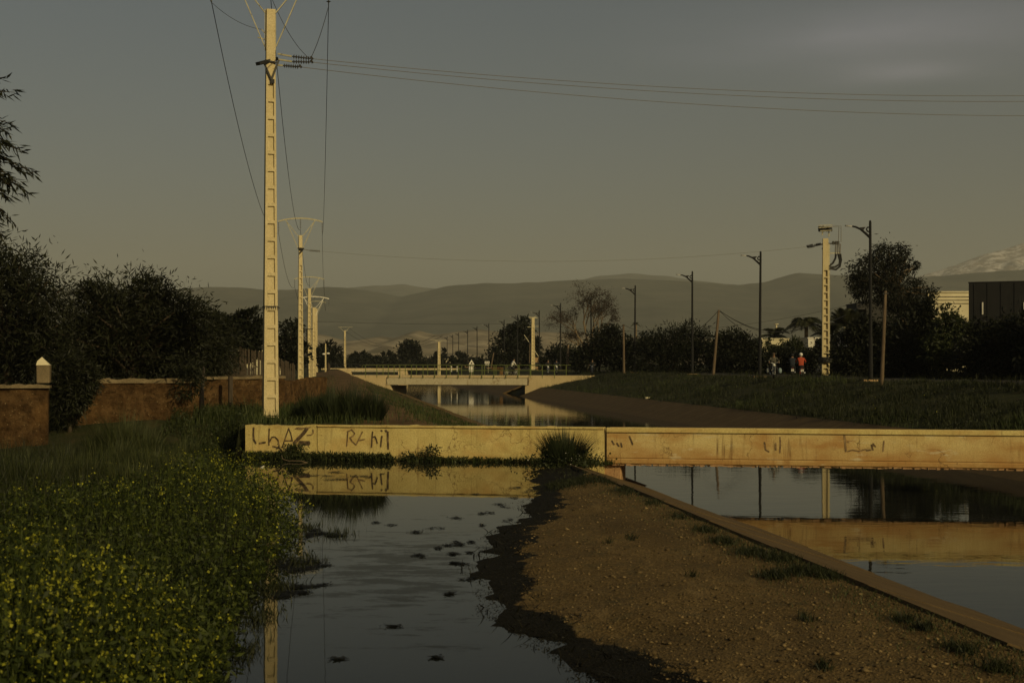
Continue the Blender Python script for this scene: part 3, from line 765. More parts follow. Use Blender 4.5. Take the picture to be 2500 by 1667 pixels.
# ================================================================== MOUNTAINS
def rock_mat(name, cols, snow=None, scale=.004):
    m, nt, lk, bs = new_mat(name)
    c = coord(nt)
    col = ramp(nt, lk, noise(nt, lk, c, scale, 9, 0.62), cols, [0.35, 0.5, 0.66][:len(cols)])
    if snow:
        g = nt.new('ShaderNodeNewGeometry'); sp = nt.new('ShaderNodeSeparateXYZ'); lk.new(g.outputs['Position'], sp.inputs[0])
        hgt = mrange(nt, lk, sp.outputs[2], snow[0], snow[1])
        pat = mrange(nt, lk, noise(nt, lk, c, scale * 1.6, 9, 0.75), 0.47, 0.57)
        col = mix(nt, lk, mathn(nt, lk, 'MULTIPLY', hgt, pat), col, (0.66, 0.62, 0.57))
    lk.new(col, bs.inputs['Base Color']); bs.inputs['Roughness'].default_value = 1.0; bs.inputs['Specular IOR Level'].default_value = 0
    return m
def mountains(name, prof, Y, depth, amp, mt, seed, ncol=420, nrow=46, base=0.2, feat=1.0, power=1.25):
    xs = np.linspace(-900, 3300, ncol)
    hz = np.interp(xs, [p[0] for p in prof], [CZ + (HY - p[1]) / F * Y for p in prof])
    X = (xs - CX) * Y / F
    hz = hz + fbm(X / (Y * .02), X * 0 + seed, 20 + seed, 4) * Y * .0010
    t = np.concatenate([np.linspace(0, 1, nrow), np.linspace(1.05, 1.8, 8)])
    XX, T = np.meshgrid(X, t, indexing='ij')
    YY = Y - depth + T * depth
    shape = np.where(T <= 1, np.clip(T, 0, 1) ** power, np.clip(1 - (T - 1) / .8, 0, 1))
    r = fbm(XX / (depth * .16) * feat, YY / (depth * .22) * feat, 30 + seed, 6, ridged=True)
    ZZ = base + (hz[:, None] - base) * shape + amp * r * np.sin(np.pi * np.clip(T, 0, 1)) ** .8 * np.clip(hz[:, None] / hz.max(), .2, 1)
    ZZ[:, 0] = -1.0; ZZ[:, -1] = -1.0
    a, b = XX.shape
    ix = np.arange(a * b).reshape(a, b)
    q = np.stack([ix[:-1, :-1], ix[1:, :-1], ix[1:, 1:], ix[:-1, 1:]], -1).reshape(-1, 4)
    o = link(name, np_mesh(name, np.stack([XX, YY, ZZ], -1), q, mt, smooth=True))
    return tag(o, kind='structure')
M['hill'] = rock_mat('dry hills', [(0.10, 0.085, 0.05), (0.20, 0.165, 0.11), (0.34, 0.29, 0.20)], scale=.010)
M['ridge'] = rock_mat('wooded ridge', [(0.055, 0.058, 0.045), (0.075, 0.077, 0.060), (0.098, 0.096, 0.075)], scale=.006)
M['snow'] = rock_mat('snowy peaks', [(0.13, 0.105, 0.08), (0.19, 0.155, 0.12), (0.25, 0.20, 0.15)], snow=(330, 560), scale=.0085)
mountains('near_hills', [(-900, 770), (300, 765), (520, 770), (660, 772), (740, 768), (800, 782), (870, 772), (905, 776), (960, 757), (1000, 768), (1060, 760), (1100, 754), (1180, 766), (1300, 762), (1420, 770), (1500, 774), (1560, 770), (1700, 786), (1850, 782), (2100, 780), (3300, 775)], 2600, 900, 12, M['hill'], 1, feat=1.9)
mountains('main_ridge', [(-900, 662), (300, 664), (430, 661), (480, 658), (560, 661), (620, 668), (690, 664), (750, 659), (800, 662), (860, 671), (920, 681), (960, 672), (1020, 659), (1100, 652), (1200, 648), (1300, 645), (1400, 641), (1500, 643), (1600, 648), (1700, 656), (1760, 646), (1830, 628), (1880, 630), (1950, 632), (2100, 636), (2200, 631), (2352, 620), (2600, 606), (3300, 600)], 5200, 2200, 16, M['ridge'], 2, feat=1.3)
mountains('distant_ridge', [(-900, 690), (600, 680), (800, 662), (930, 653), (1050, 668), (1300, 648), (1370, 636), (1450, 627), (1530, 633), (1600, 646), (1750, 660), (1950, 668), (2080, 690), (3300, 700)], 8000, 2400, 60, M['ridge'], 4, feat=1.4)
mountains('snow_mountains', [(-900, 760), (1800, 740), (1950, 690), (2080, 644), (2150, 622), (2200, 606), (2260, 584), (2300, 574), (2352, 559), (2500, 520), (2800, 480), (3300, 500)], 9000, 2600, 150, M['snow'], 3, feat=2.4, power=1.0)

# ================================================================== CONCRETE POWER POLES
def shaft_mesh(h, w0, w1, z_first, step, frac=.84, ratio=.75, inner=.60, rec=.06, buried=1.2, solid_top=None):
    """tapered concrete shaft, recessed panels on the two broad faces"""
    mb = MB()
    def hw(z): return (w0 + (w1 - w0) * max(0, z) / h) / 2
    def P(x, z, s): return Vector((x, s * hw(z) * ratio, z))
    zs = []; z = z_first
    top_panel = solid_top if solid_top is not None else h * .82
    while z + step * frac < top_panel:
        zs.append((z, z + step * frac)); z += step
    for s in (-1, 1):
        def quad(a, b, c, d):
            mb.add([a, b, c, d], [(0, 1, 2, 3) if s < 0 else (3, 2, 1, 0)])
        last = -buried
        for zb, zt in zs + [(h, h)]:
            quad(P(-hw(last), last, s), P(hw(last), last, s), P(hw(zb), zb, s), P(-hw(zb), zb, s))
            if zt > zb:
                a, b = hw(zb), hw(zt); ai, bi = a * inner, b * inner
                quad(P(-a, zb, s), P(-ai, zb, s), P(-bi, zt, s), P(-b, zt, s))
                quad(P(ai, zb, s), P(a, zb, s), P(b, zt, s), P(bi, zt, s))
                off = Vector((0, -s * rec * 1.0, 0))
                m = .90
                q = [P(-ai, zb, s), P(ai, zb, s), P(bi, zt, s), P(-bi, zt, s)]
                r = [P(-ai * m, zb + .045, s) + off, P(ai * m, zb + .045, s) + off, P(bi * m, zt - .01, s) + off, P(-bi * m, zt - .01, s) + off]
                for i in range(4): quad(q[i], q[(i + 1) % 4], r[(i + 1) % 4], r[i])
                quad(*r)
            last = zt
    a, b = hw(-buried), hw(h)
    for sx in (-1, 1):
        f = [Vector((sx * a, -a * ratio, -buried)), Vector((sx * a, a * ratio, -buried)), Vector((sx * b, b * ratio, h)), Vector((sx * b, -b * ratio, h))]
        # the taper is held at ground level, so split the side there
        g0 = hw(0)
        lo = [Vector((sx * a, -a * ratio, -buried)), Vector((sx * a, a * ratio, -buried)), Vector((sx * g0, g0 * ratio, 0)), Vector((sx * g0, -g0 * ratio, 0))]
        hi = [lo[3], lo[2], f[2], f[3]]
        for k in (lo, hi): mb.add(k, [(0, 1, 2, 3) if sx > 0 else (3, 2, 1, 0)])
    mb.add([Vector((-b, -b * ratio, h)), Vector((b, -b * ratio, h)), Vector((b, b * ratio, h)), Vector((-b, b * ratio, h))], [(0, 1, 2, 3)])
    return mb
ARM_Z = 1.38
def add_arm(e, h, ez=.9, half=1.78, steel=None, hang=True):
    k_ = 1.0 if e.location.y < 60 else 1.7
    steel = steel or M['galv']
    mb = MB()
    pts = [(half * math.sin(a) / math.sin(.62), 0, h + ARM_Z - 1.5 * (1 - math.cos(a))) for a in np.linspace(-.62, .62, 13)]
    mb.tube(pts, .045 * k_, 4); mb.build('crossarm', steel, e)
    for s in (-1, 1):
        x1 = s * half * .67; z1 = h + ARM_Z - .17
        mb = MB(); mb.bar((s * .15, -.03, h - .12), (x1, 0, z1), .075 * k_, .03 * k_); mb.build('strut', steel, e)
        mb = MB(); mb.bar((s * .17, .04, h - 1.12), (x1 * .93, .03, z1 - .12), .075 * k_, .03 * k_); mb.build('strut', steel, e)
        mb = MB(); mb.box((s * .155, 0, h - .62), (.03, .07, 1.25)); mb.build('side_strap', steel, e)
    if hang:
        for x, zt in ((-half + .02, h + ARM_Z - .30), (0, h + ARM_Z - .02), (half - .02, h + ARM_Z - .30)):
            mb = MB(); mb.disc_stack((x, 0, zt), (x, 0, zt - ez), 6, .075); mb.build('insulator', M['insulator_grey'], e)
poles = {}
def power_pole(key, px, Y, z0, h, w0, w1, label, group='panelled concrete power poles along the canal', arm=True, steel=None, yaw=R(11.5), panels=True, half=1.78, solid_top=None):
    X = (px - CX) * Y / F
    e = empty('power_pole', (X, Y, z0), TH, label, 'power pole', group)
    o = shaft_mesh(h, w0, w1, -.33, .53, solid_top=solid_top or h * .83, rec=.06 if Y < 60 else .11).build('shaft', M['pole'], e)
    o.rotation_euler = (0, 0, yaw)
    if arm: add_arm(e, h, steel=steel, half=half)
    poles[key] = e
    return e
H1 = 12.48
e1 = power_pole('p1', 621, 43.4, 0.0, H1, .455, .25, 'tallest nearest concrete power pole with recessed panels behind the low wall')
# anti-climb collar of spikes
mb = MB(); zc = (962 - 706) / 75.3
hw_ = (.455 + (.25 - .455) * zc / H1) / 2
mb.box((0, 0, zc + .03), (hw_ * 2 + .03, hw_ * 1.5 + .03, .02))
for k in range(7):
    x = -hw_ + hw_ * 2 * k / 6
    for s in (-1, 1):
        mb.tube([(x, s * (hw_ * .75 + .01), zc + .04), (x + random.uniform(-.01, .01), s * (hw_ * .75 + .07), zc - .09)], [.016, .004], 4)
for s in (-1, 1):
    for k in range(3): mb.tube([(s * (hw_ + .0), -.09 + .09 * k, zc + .04), (s * (hw_ + .09), -.09 + .09 * k, zc - .03)], [.014, .004], 4)
o = mb.build('spike_collar', M['dark_steel'], e1); o.rotation_euler = (0, 0, R(11.5))
# strain bracket for the line that branches off to the right
zb_ = 10.93
mb = MB()
mb.bar((-.36, -.42, zb_ - .20), (.17, .22, zb_ + .10), .16, .10)
mb.bar((-.18, -.18, zb_ - .13), (.04, -.16, zb_ - .62), .05, .05); mb.bar((.26, -.10, zb_ + .0), (.04, -.16, zb_ - .62), .06, .05)
mb.bar((-.16, -.16, zb_ - .02), (.24, -.12, zb_ - .10), .04, .04)
mb.box((.07, -.15, zb_ - .66), (.12, .05, .12))
mb.build('strain_bracket', M['dark_steel'], e1)
inv = e1.matrix_basis.inverted()
def p1l(px, py, dy=0.0): return inv @ pt(px, py, 43.4 + dy)
mb = MB()
for a, b in (((638, 124), (670, 130)), ((640, 137), (671, 142)), ((638, 150), (650, 151))):
    mb.bar(p1l(*a), p1l(*b), .05, .05)
mb.build('strain_arm', M['galv'], e1)
strains = []
for a, b in (((671, 130), (714, 135)), ((671, 142), (714, 143)), ((650, 151), (688, 154))):
    mb = MB(); mb.disc_stack(p1l(*a), p1l(*b), 7, .072); mb.tube([p1l(*b), p1l(b[0] + 4, b[1] - 3)], .06, 6)
    mb.build('insulator', M['insulator'], e1); strains.append(pt(*b, 43.4))
mb = MB(); mb.bar(p1l(601, 68), p1l(614, 83), .03); mb.bar(p1l(592, 86), p1l(612, 92), .04, .03); mb.build('earth_bracket', M['galv'], e1)

e2 = power_pole('p2', 690, 115.7, 0.0, 12.1, .46, .26, 'second concrete power pole with an arched crossarm, left of the dirt path')
e3 = power_pole('p3', 710.5, 172, -.25, 11.0, .52, .34, 'third concrete power pole in the row, plain top, between its neighbours')
e4 = power_pole('p4', 721, 180, -.25, 9.0, .48, .40, 'shorter thick concrete power pole with a bright white crossarm', steel=M['white'], half=1.9)
e5 = power_pole('p5', 727, 268, 0.0, 12.0, .46, .28, 'farthest pole of the left row, only its crossarm showing above')
e6 = power_pole('p6', 792, 318, .45, 8.6, .5, .34, 'pale distant power pole with a forked top left of the far bridge', arm=False)
mb = MB()
for s in (-1, 1): mb.bar((s * .1, 0, 8.2), (s * 1.05, 0, 9.3), .08)
mb.bar((-1.5, 0, 9.32), (1.7, 0, 9.32), .06); mb.build('fork_arm', M['galv'], e6)
e7 = power_pole('p7', 1008, 262, .5, 5.15, .55, .44, 'short pale concrete power pole in front of the round tree behind the bridge', arm=False)
mb = MB(); mb.bar((-1.6, 0, 5.5), (1.5, 0, 5.35), .06); mb.bar((-.7, 0, 5.45), (0, 0, 5.0), .05); mb.bar((.7, 0, 5.4), (0, 0, 5.0), .05); mb.build('crossarm', M['galv'], e7)
e8 = empty('street_pole', ((748 - CX) * 240 / F, 240, .3), 0, 'thin concrete pole with two round white street lights', 'pole')
mb = MB(); mb.box((0, 0, 2.3), (.24, .24, 4.8), top=.7); mb.build('shaft', M['pole'], e8)
for s in (-1, 1):
    mb = MB(); mb.ball((s * .36 + .05, 0, 3.0 + s * .05), (.30, .22, .16)); mb.build('lamp', M['white'], e8)
    mb = MB(); mb.bar((0, 0, 3.0), (s * .3, 0, 3.0), .05); mb.build('arm', M['galv'], e8)

# lattice mast between the poles
e = empty('lattice_mast', ((699 - CX) * 150 / F, 150, -.1), TH, 'dark steel lattice mast behind the second power pole', 'mast')
mb = MB()
for sx in (-1, 1):
    for sy in (-1, 1): mb.bar((sx * .42, sy * .42, -.3), (sx * .26, sy * .26, 5.4), .09)
for k in range(9):
    z = k * .6; w = .42 - .018 * k
    for sy in (-1, 1):
        mb.bar((-w, sy * w, z), (w, sy * w, z + .6), .05); mb.bar((w, sy * w, z), (-w, sy * w, z + .6), .05)
mb.bar((-.9, 0, 5.4), (.9, 0, 5.4), .10)
mb.build('lattice', M['dark_steel'], e)

# transformer pole on the right bank
YR = 117.0
XR = (1896 - CX) * YR / F
er = empty('transformer_pole', (XR, YR, .7), R(-4), 'tall concrete pole with cable gear on top, on the right bank', 'power pole')
HR = 11.25
shaft_mesh(HR, .62, .44, .05, .62, solid_top=8.9, inner=.62, rec=.16).build('shaft', M['pole'], er)
invr = er.matrix_basis.inverted()
def prl(px, py, dy=0.0): return invr @ pt(px, py, YR + dy)
mb = MB()
for a, b in (((1880, 518), (1912, 517)), ((1880, 523), (1912, 521)), ((1884, 530), (1910, 529))):
    mb.bar(prl(*a, -.4), prl(*b, -.4), .05); mb.bar(prl(*a, .5), prl(*b, .5), .05)
mb.bar(prl(1889, 532), prl(1889, 540), .10); mb.bar(prl(1904, 532), prl(1904, 544), .08)
mb.build('top_frame', M['galv'], er)
for k in range(7):
    mb = MB(); x = 1882 + k * 4.4
    mb.disc_stack(prl(x, 520, random.uniform(-.5, .5)), prl(x + random.uniform(-2, 2), 532, random.uniform(-.5, .5)), 5, .12); mb.build('insulator', M['insulator'], er)
mb = MB(); mb.bar(prl(1862, 567), prl(1893, 560), .10); mb.bar(prl(1890, 561), prl(1924, 558), .10); mb.bar(prl(1888, 572), prl(1897, 561), .08); mb.bar(prl(1870, 562), prl(1904, 559), .07)
mb.build('crossarm', M['dark_steel'], er)
for a, b in (((1852, 566), (1868, 562)), ((1854, 568), (1872, 565)), ((1874, 562), (1886, 560))):
    mb = MB(); mb.disc_stack(prl(*a), prl(*b), 6, .12); mb.build('insulator', M['insulator'], er)
for x in (1914, 1920, 1925):
    mb = MB(); mb.disc_stack(prl(x, 562), prl(x, 553), 4, .14); mb.build('insulator', M['insulator_grey'], er)
mb = MB(); mb.bar(prl(1890, 582), prl(1930, 581), .08); mb.build('lower_bracket', M['galv'], er)
mb = MB()
for x in (1920, 1925, 1930): mb.tube([prl(x, 560), prl(x - 1, 583)], .07, 5)
mb.tube([prl(1912, 518), prl(1932, 519), prl(1932, 556)], .03, 4); mb.tube([prl(1912, 521), prl(1927, 521), prl(1926, 556)], .03, 4)
mb.build('riser', M['insulator_grey'], er)
mb = MB()
mb.tube([prl(1920, 583), prl(1919, 593), prl(1913, 604), prl(1904, 611), prl(1898, 612)], .085, 6)
mb.tube([prl(1925, 583), prl(1929, 597), prl(1928, 607), prl(1918, 613), prl(1905, 614), prl(1898, 620)], .085, 6)
mb.tube([prl(1930, 583), prl(1932, 597), prl(1929, 612), prl(1920, 619), prl(1908, 617), prl(1899, 621)], .085, 6)
mb.build('cable', M['wire'], er)
mb = MB(); mb.box(prl(1904, 700), (.14, .12, 10.0)); mb.build('cable_duct', M['galv'], er)
mb = MB()
for k in range(5): mb.torus((0, 0, 0), .55 - .02 * k, .03, 14, 4)
o = mb.build('barbed_wire', M['dark_steel'], er); o.rotation_euler = (0, R(90), 0); o.location = (0, 0, 1.3); o.scale = (7, 1, 1)

p = Vector((1226, 0, 0))
er2 = power_pole('r2', 1224, 220, .7, 8.0, .60, .46, 'concrete power pole rising behind the right end of the railed bridge', group='poles on the right bank', arm=False, yaw=R(5))
mb = MB(); mb.bar((-.6, 0, 8.1), (.7, 0, 8.0), .14); mb.bar((-.5, 0, 7.85), (.5, 0, 8.25), .08); mb.bar((-.9, 0, 6.6), (1.0, 0, 6.7), .08); mb.build('crossarm', M['galv'], er2)
mb = MB()
for x in (-.4, -.1, .25, .5): mb.disc_stack((x, 0, 8.1), (x, 0, 7.5), 4, .10)
mb.build('insulator', M['insulator'], er2)
mb = MB(); mb.bar((-1.3, .4, 5.4), (1.5, .4, 1.2), .09); mb.build('leaning_stay', M['galv'], er2)
# off-frame partner that takes the branch line
eo = empty('power_pole', (36, 55, .7), 0, 'concrete power pole taking the branch line on the right bank', 'power pole', 'poles on the right bank')
shaft_mesh(12.4, .5, .28, .05, .55).build('shaft', M['pole'], eo)

# ------------------------------------------------------------------ wires
def wire(a, b, sag, r=.013, label='', mat=None, group=None, n=26, name='power_line'):
    a, b = Vector(a), Vector(b); mb = MB()
    mb.tube([a.lerp(b, t) - Vector((0, 0, sag * 4 * t * (1 - t))) for t in [k / n for k in range(n + 1)]], r, 4, cap=False)
    return tag(mb.build(name, mat or M['wire'], smooth=True), label, 'wire', group)
def arm_end(e, h, side, half=1.76, drop=.92):
    x = side * half; z = h + ARM_Z - (.30 if side else .02) - drop
    return e.matrix_basis @ Vector((x, 0, z))
hs = {'p1': H1, 'p2': 12.1, 'p3': 11.0, 'p4': 9.0, 'p5': 12.0}
names = {-1: 'left', 0: 'middle', 1: 'right'}
G = 'dark conductors strung along the left pole row'
for s in (-1, 0, 1):
    wire(arm_end(e1, H1, s), arm_end(e2, 12.1, s), 2.0, .014, f'thick dark conductor sagging from the nearest pole, {names[s]} one of three', group=G)
    wire(arm_end(e2, 12.1, s), arm_end(e3, 11.0, s), 1.5, .018, f'dark conductor between the second and third poles, {names[s]} one', group=G)
    wire(arm_end(e3, 11.0, s), arm_end(e5, 12.0, s), 1.5, .022, f'thin conductor running on beyond the third pole, {names[s]} one', group=G)
    q = arm_end(e1, H1, s); back = q + Vector((.1319, -1, 0)).normalized() * 70
    wire(q, back + Vector((0, 0, .6)), 1.9, .014, f'conductor running back overhead from the nearest pole, {names[s]} one', group=G)
jr = arm_end(e1, H1, 1); jl = e1.matrix_basis @ Vector((.62, 0, H1 + .75))
wire(jr, strains[0] + Vector((.02, 0, .06)), .12, .011, 'right jumper wire dropping to the strain insulators', name='jumper_wire')
wire(arm_end(e1, H1, 0) , strains[1] + Vector((-.03, 0, .1)), .25, .011, 'left jumper wire curving down to the strain insulators', name='jumper_wire')
wire(arm_end(e1, H1, -1), pt(601, 68, 43.4), .15, .009, 'thin jumper wire from the left insulator to the pole', name='jumper_wire')
for k, (st, z) in enumerate(zip(strains, (12.9, 12.7, 12.0))):
    wire(st, (36 - .3 * k, 55 + .4 * k, z), 1.0, .009, ['uppermost pale branch wire crossing the sky to the right', 'middle pale branch wire crossing the sky to the right', 'lowest pale branch wire crossing the sky to the right'][k], M['wire_copper'], 'branch wires from the nearest pole', 50)
mb = MB(); q2 = pt(703, 574, 115.7); q3 = pt(736, 577, 115.7)
i2 = e2.matrix_basis.inverted()
mb.disc_stack(i2 @ pt(710, 575, 115.7), i2 @ q3, 8, .11); mb.bar(i2 @ pt(694, 572, 115.7), i2 @ pt(710, 575, 115.7), .06)
mb.build('strain_insulator', M['insulator_grey'], e2)
mb = MB(); mb.bar(i2 @ pt(684, 570, 115.4), i2 @ pt(698, 571, 115.4), .16, .1); mb.bar(i2 @ pt(688, 582, 115.3), i2 @ pt(696, 573, 115.3), .12, .1)
mb.build('strain_bracket', M['dark_steel'], e2)
wire(q3, pt(1852, 567, YR), 1.0, .011, 'pale wire spanning the canal from the second pole', M['wire_copper'], 'wires spanning the canal', 60)
wire(pt(728, 738, 180), pt(1222, 742, 220), .25, .022, 'faint dark wire spanning behind the bridge', None, 'wires spanning the canal', 30)
wire(pt(1224, 742, 220), pt(1990, 690, 190), 2.5, .02, 'faint wire behind the bare tree', None, 'wires spanning the canal', 30)
for k, dx in enumerate((-9, 9)):
    wire(pt(792 + dx, 753, 318), pt(1008 + dx, 771, 262), 3.2, .024, ['left wire from the forked pole to the short pale pole', 'right wire from the forked pole to the short pale pole'][k], None, 'distant wires')
wire(pt(1010, 772, 262), pt(1190, 785, 240), 1.4, .022, 'drooping wire right of the short pale pole', None, 'distant wires')

# ================================================================== STREET LAMPS
lp = empty('street_lamp', (0, 0, 0), 0, '', 'street lamp', 'black street lamps along the right bank road')
mb = MB(); mb.tube([(0, 0, -.4), (0, 0, .02), (0, 0, 2.4), (0, 0, 2.45), (0, 0, 8.9)], [.135, .135, .12, .10, .075], 8); mb.ball((0, 0, 8.93), .07); mb.build('post', M['lamp_black'], lp)
mb = MB(); mb.tube([(-.03, 0, 8.05), (-.25, 0, 8.25), (-.55, 0, 8.50), (-.85, 0, 8.63), (-1.05, 0, 8.66)], [.075, .07, .06, .055, .045], 6)
mb.build('arm', M['lamp_black'], lp)
mb = MB(); mb.tube([(-.02, 0, 8.62), (-.16, 0, 8.60), (-.22, 0, 8.50), (-.16, 0, 8.38), (-.06, 0, 8.36)], .045, 6); mb.bar((-.28, 0, 8.60), (-.60, 0, 8.57), .05); mb.add([(-.28, .02, 8.62), (-.62, .02, 8.56), (-.40, .02, 8.42), (-.28, -.02, 8.62), (-.62, -.02, 8.56), (-.40, -.02, 8.42)], [(0, 1, 2), (5, 4, 3), (0, 3, 4, 1), (1, 4, 5, 2), (2, 5, 3, 0)])
mb.build('scroll_bracket', M['lamp_black'], lp)
mb = MB(); mb.add([(-1.05, -.05, 8.63), (-1.05, .05, 8.63), (-1.42, .10, 8.66), (-1.42, -.10, 8.66), (-1.05, -.04, 8.69), (-1.05, .04, 8.69), (-1.42, .07, 8.73), (-1.42, -.07, 8.73)], [(0, 1, 2, 3), (7, 6, 5, 4), (0, 4, 5, 1), (1, 5, 6, 2), (2, 6, 7, 3), (3, 7, 4, 0)])
mb.build('lamp_head', M['insulator_grey'], lp)
mb = MB(); mb.box((0, 0, .02), (.95, .5, .14)); mb.build('plinth', M['adobe'], lp, bevel=.02)
ord_ = ['nearest and tallest street lamp, in front of the big eucalyptus', 'street lamp left of the tall transformer pole', 'street lamp rising out of the spiky bushes', 'street lamp with the little palm behind it', 'street lamp standing in front of the bare tree', 'street lamp just left of the bare tree', 'street lamp beside the concrete pole at the bridge end', 'street lamp in front of the big dark tree', 'street lamp at the left edge of the big dark tree', 'street lamp above the rectangular sign', 'street lamp right of the triangular sign', 'street lamp over the triangular sign', 'street lamp fourth from the far end', 'street lamp third from the far end', 'street lamp second from the far end', 'smallest farthest street lamp of the row']
tops = [(2000, 510), (1745, 580), (1590, 625), (1458, 657), (1358, 683), (1287, 697), (1239, 714), (1188, 724), (1158, 735), (1123, 743), (1096, 750), (1074, 758), (1053, 764), (1040, 769), (1027, 773), (1137, 779)]
for k, (px, py) in enumerate(tops):
    o = lp if k == 0 else copy_tree(lp)
    hgt = 8.9 - 1.0
    if px == 1137: Y = hgt * F / (HY - py) * 1.0
    else: Y = hgt * F / (HY - py)
    X = (px - CX) * Y / F
    o.location = (X, Y, CZ - 1.0); o['label'] = ord_[k]
    o.rotation_euler = (R(random.uniform(-.5, .5)), R(random.uniform(-.5, .5)), R(4))

# ================================================================== WOODEN POLES
def wood_pole(px0, py0, px1, py1, Y, label, r=.11, pale=False):
    a, b = pt(px1, py1, Y), pt(px0, py0, Y)
    e = empty('wooden_pole', a, 0, label, 'pole', 'timber telephone poles on the right bank')
    d = b - a
    mb = MB(); mb.tube([-d * .06, d * .02, d * .5, d], [r * 1.2, r * 1.15, r, r * .8], 8); mb.build('shaft', M['wood'] if not pale else M['bark_pale'], e, smooth=True)
    mb = MB(); mb.bar(d * .97 + Vector((-.14, -.06, 0)), d * .97 + Vector((.16, -.06, .02)), .05); mb.build('bracket', M['dark_steel'], e)
    return b
wb0 = wood_pole(2034, 668, 2025, 878, 74, 'timber pole standing in the grass before the dark hedge', .10)
wb1 = wood_pole(1651, 712, 1638, 862, 124, 'leaning timber pole carrying three cables between two bushes', .125)
wb2 = wood_pole(1432, 745, 1433, 858, 142, 'upright timber pole between the bare tree and the spiky bush', .115)
wb3 = wood_pole(1305, 790, 1302, 856, 165, 'short pale timber pole near the bridge end', .15, True)
wb4 = wood_pole(1134, 809, 1128, 842, 215, 'thin leaning pole beside the rectangular road sign', .10)
wb5 = wood_pole(1217, 788, 1216, 832, 230, 'thin pole in front of the big dark tree', .09)
GW = 'telephone cables on the right bank'
wire(wb1, pt(1870, 745, 128), 1.2, .035, 'upper thick telephone cable right of the leaning pole', None, GW, name='telephone_cable')
wire(pt(1870, 745, 128), pt(1995, 688, 150), .5, .035, 'telephone cable rising to the grey house', None, GW, name='telephone_cable')
wire(wb1, pt(1790, 770, 131), .4, .022, 'middle telephone cable right of the leaning pole', None, GW, name='telephone_cable')
wire(wb1, pt(1770, 790, 131), .4, .022, 'lower telephone cable right of the leaning pole', None, GW, name='telephone_cable')
wire(wb1, pt(1560, 772, 132), .5, .022, 'telephone cable running left of the leaning pole', None, GW, name='telephone_cable')
wire(wb2, pt(1500, 765, 135), .2, .022, 'telephone cable from the upright pole to the spiky bush', None, GW, name='telephone_cable')
wire(wb2, wb3, .8, .02, 'telephone cable from the upright pole to the short pole', None, GW, name='telephone_cable')

# ================================================================== BUILDINGS
def building(name, px0, px1, pyt, Y, z0, depth, mt, label, rz=0.0, parapet=0.0, windows=(), extra=None, group=None):
    X0, X1 = (px0 - CX) * Y / F, (px1 - CX) * Y / F
    zt = CZ + (HY - pyt) / F * Y
    e = empty(name, (X0, Y, z0), rz, label, 'building', group)
    w = X1 - X0
    mb = MB(); mb.box((w / 2, depth / 2, (zt - z0) / 2), (w, depth, zt - z0)); mb.build('wall', mt, e, bevel=.02)
    if parapet:
        mb = MB(); mb.box((w / 2, depth / 2, zt - z0 + .055), (w + .14, depth + .14, .11)); mb.build('roof_edge', mt, e)
    for (wx, wz, ww, wh) in windows:
        mb = MB(); mb.box((wx, -.012, wz), (ww, .03, wh)); f = mb.build('window', M['glass'], e)
        mb = MB(); mb.box((wx, -.03, wz - wh / 2 - .04), (ww + .15, .08, .06)); mb.box((wx, -.03, wz), (.05, .04, wh)); mb.build('frame', M['grey_render'], f)
    return e, w, zt - z0
b, w, h = building('black_building', 2225, 2560, 650, 106, .7, 14, M['dark_clad'], 'black clad building at the right edge of the picture', R(-24))
mb = MB()
for k in range(16): mb.box((.4 + k * .95, -.02, h / 2), (.05, .04, h - .1))
mb.build('cladding_rib', M['dark_clad'], b)
for x, z, ww, hh in ((1.0, h - 1.9, .09, .9), (4.3, h - .35, .07, .75), (3.9, h - 2.6, .07, 2.2)):
    mb = MB(); mb.box((x, -.06, z), (ww, .05, hh)); mb.build('downpipe', M['white'], b)  # thin white upright strips set on the facade
mb = MB(); mb.box((w / 2, 7, h + .04), (w + .06, 14.06, .08)); mb.build('roof', M['dark_clad'], b)
b, w, h = building('white_building', 2130, 2262, 672, 128, .7, 9, M['cream'], 'cream building with dark lines under its roof, left of the black building', R(-3))
mb = MB()
for k in range(3): mb.box((w / 2, -.02, h - .38 - .30 * k), (w - .05, .05, .05))
mb.build('roof_line', M['joint'], b)
mb = MB(); mb.box((w / 2, 4.5, h + .06), (w + .2, 9.2, .12)); mb.build('roof', M['cream'], b)
b, w, h = building('grey_house', 1990, 2120, 694, 150, .7, 9, M['grey_render'], 'dark grey flat roofed house behind the eucalyptus', 0, .1, ((1.2, 4.0, 1.0, 1.1), (3.6, 4.0, 1.0, 1.1)))
mb = MB(); mb.box((-.5, 2, h - .45), (1.05, 4, .62)); mb.build('balcony_slab', M['grey_render'], b)
b, w, h = building('white_house', 1856, 1902, 777, 140, .7, 5, M['white'], 'low white walled house left of the transformer pole', 0, .06)
b, w, h = building('white_wall_house', 1750, 1812, 779, 143, .7, 5, M['cream'], 'low cream house half hidden by leafy bushes below the palms', 0, .06)
b, w, h = building('white_shed', 1912, 2052, 779, 138, .7, 4, M['white'], 'long white shed showing through the dark hedge', 0, .05, ((1.2, 1.9, .9, .7), (3.2, 1.9, .9, .7)))
for px, py, lab in ((1783, 745, 'thin chimney flue above the cream house'), (1940, 722, 'thin chimney flue left of the grey house')):
    a = pt(px, 800, 146); t_ = pt(px, py, 146)
    mb = MB(); mb.tube([a - Vector((0, 0, 2.4)), t_], .10, 7); mb.tube([t_, t_ + Vector((0, 0, .08))], .24, 8); tag(mb.build('chimney_flue', M['cream']), lab, 'chimney')
b, w, h = building('low_white_house', 560, 654, 805, 150, .1, 6, M['cream'], 'low cream house behind the nearest power pole', R(6), .05, ((2.9, 1.9, .3, .5),))
FG = 'low earth coloured houses on the far plain'
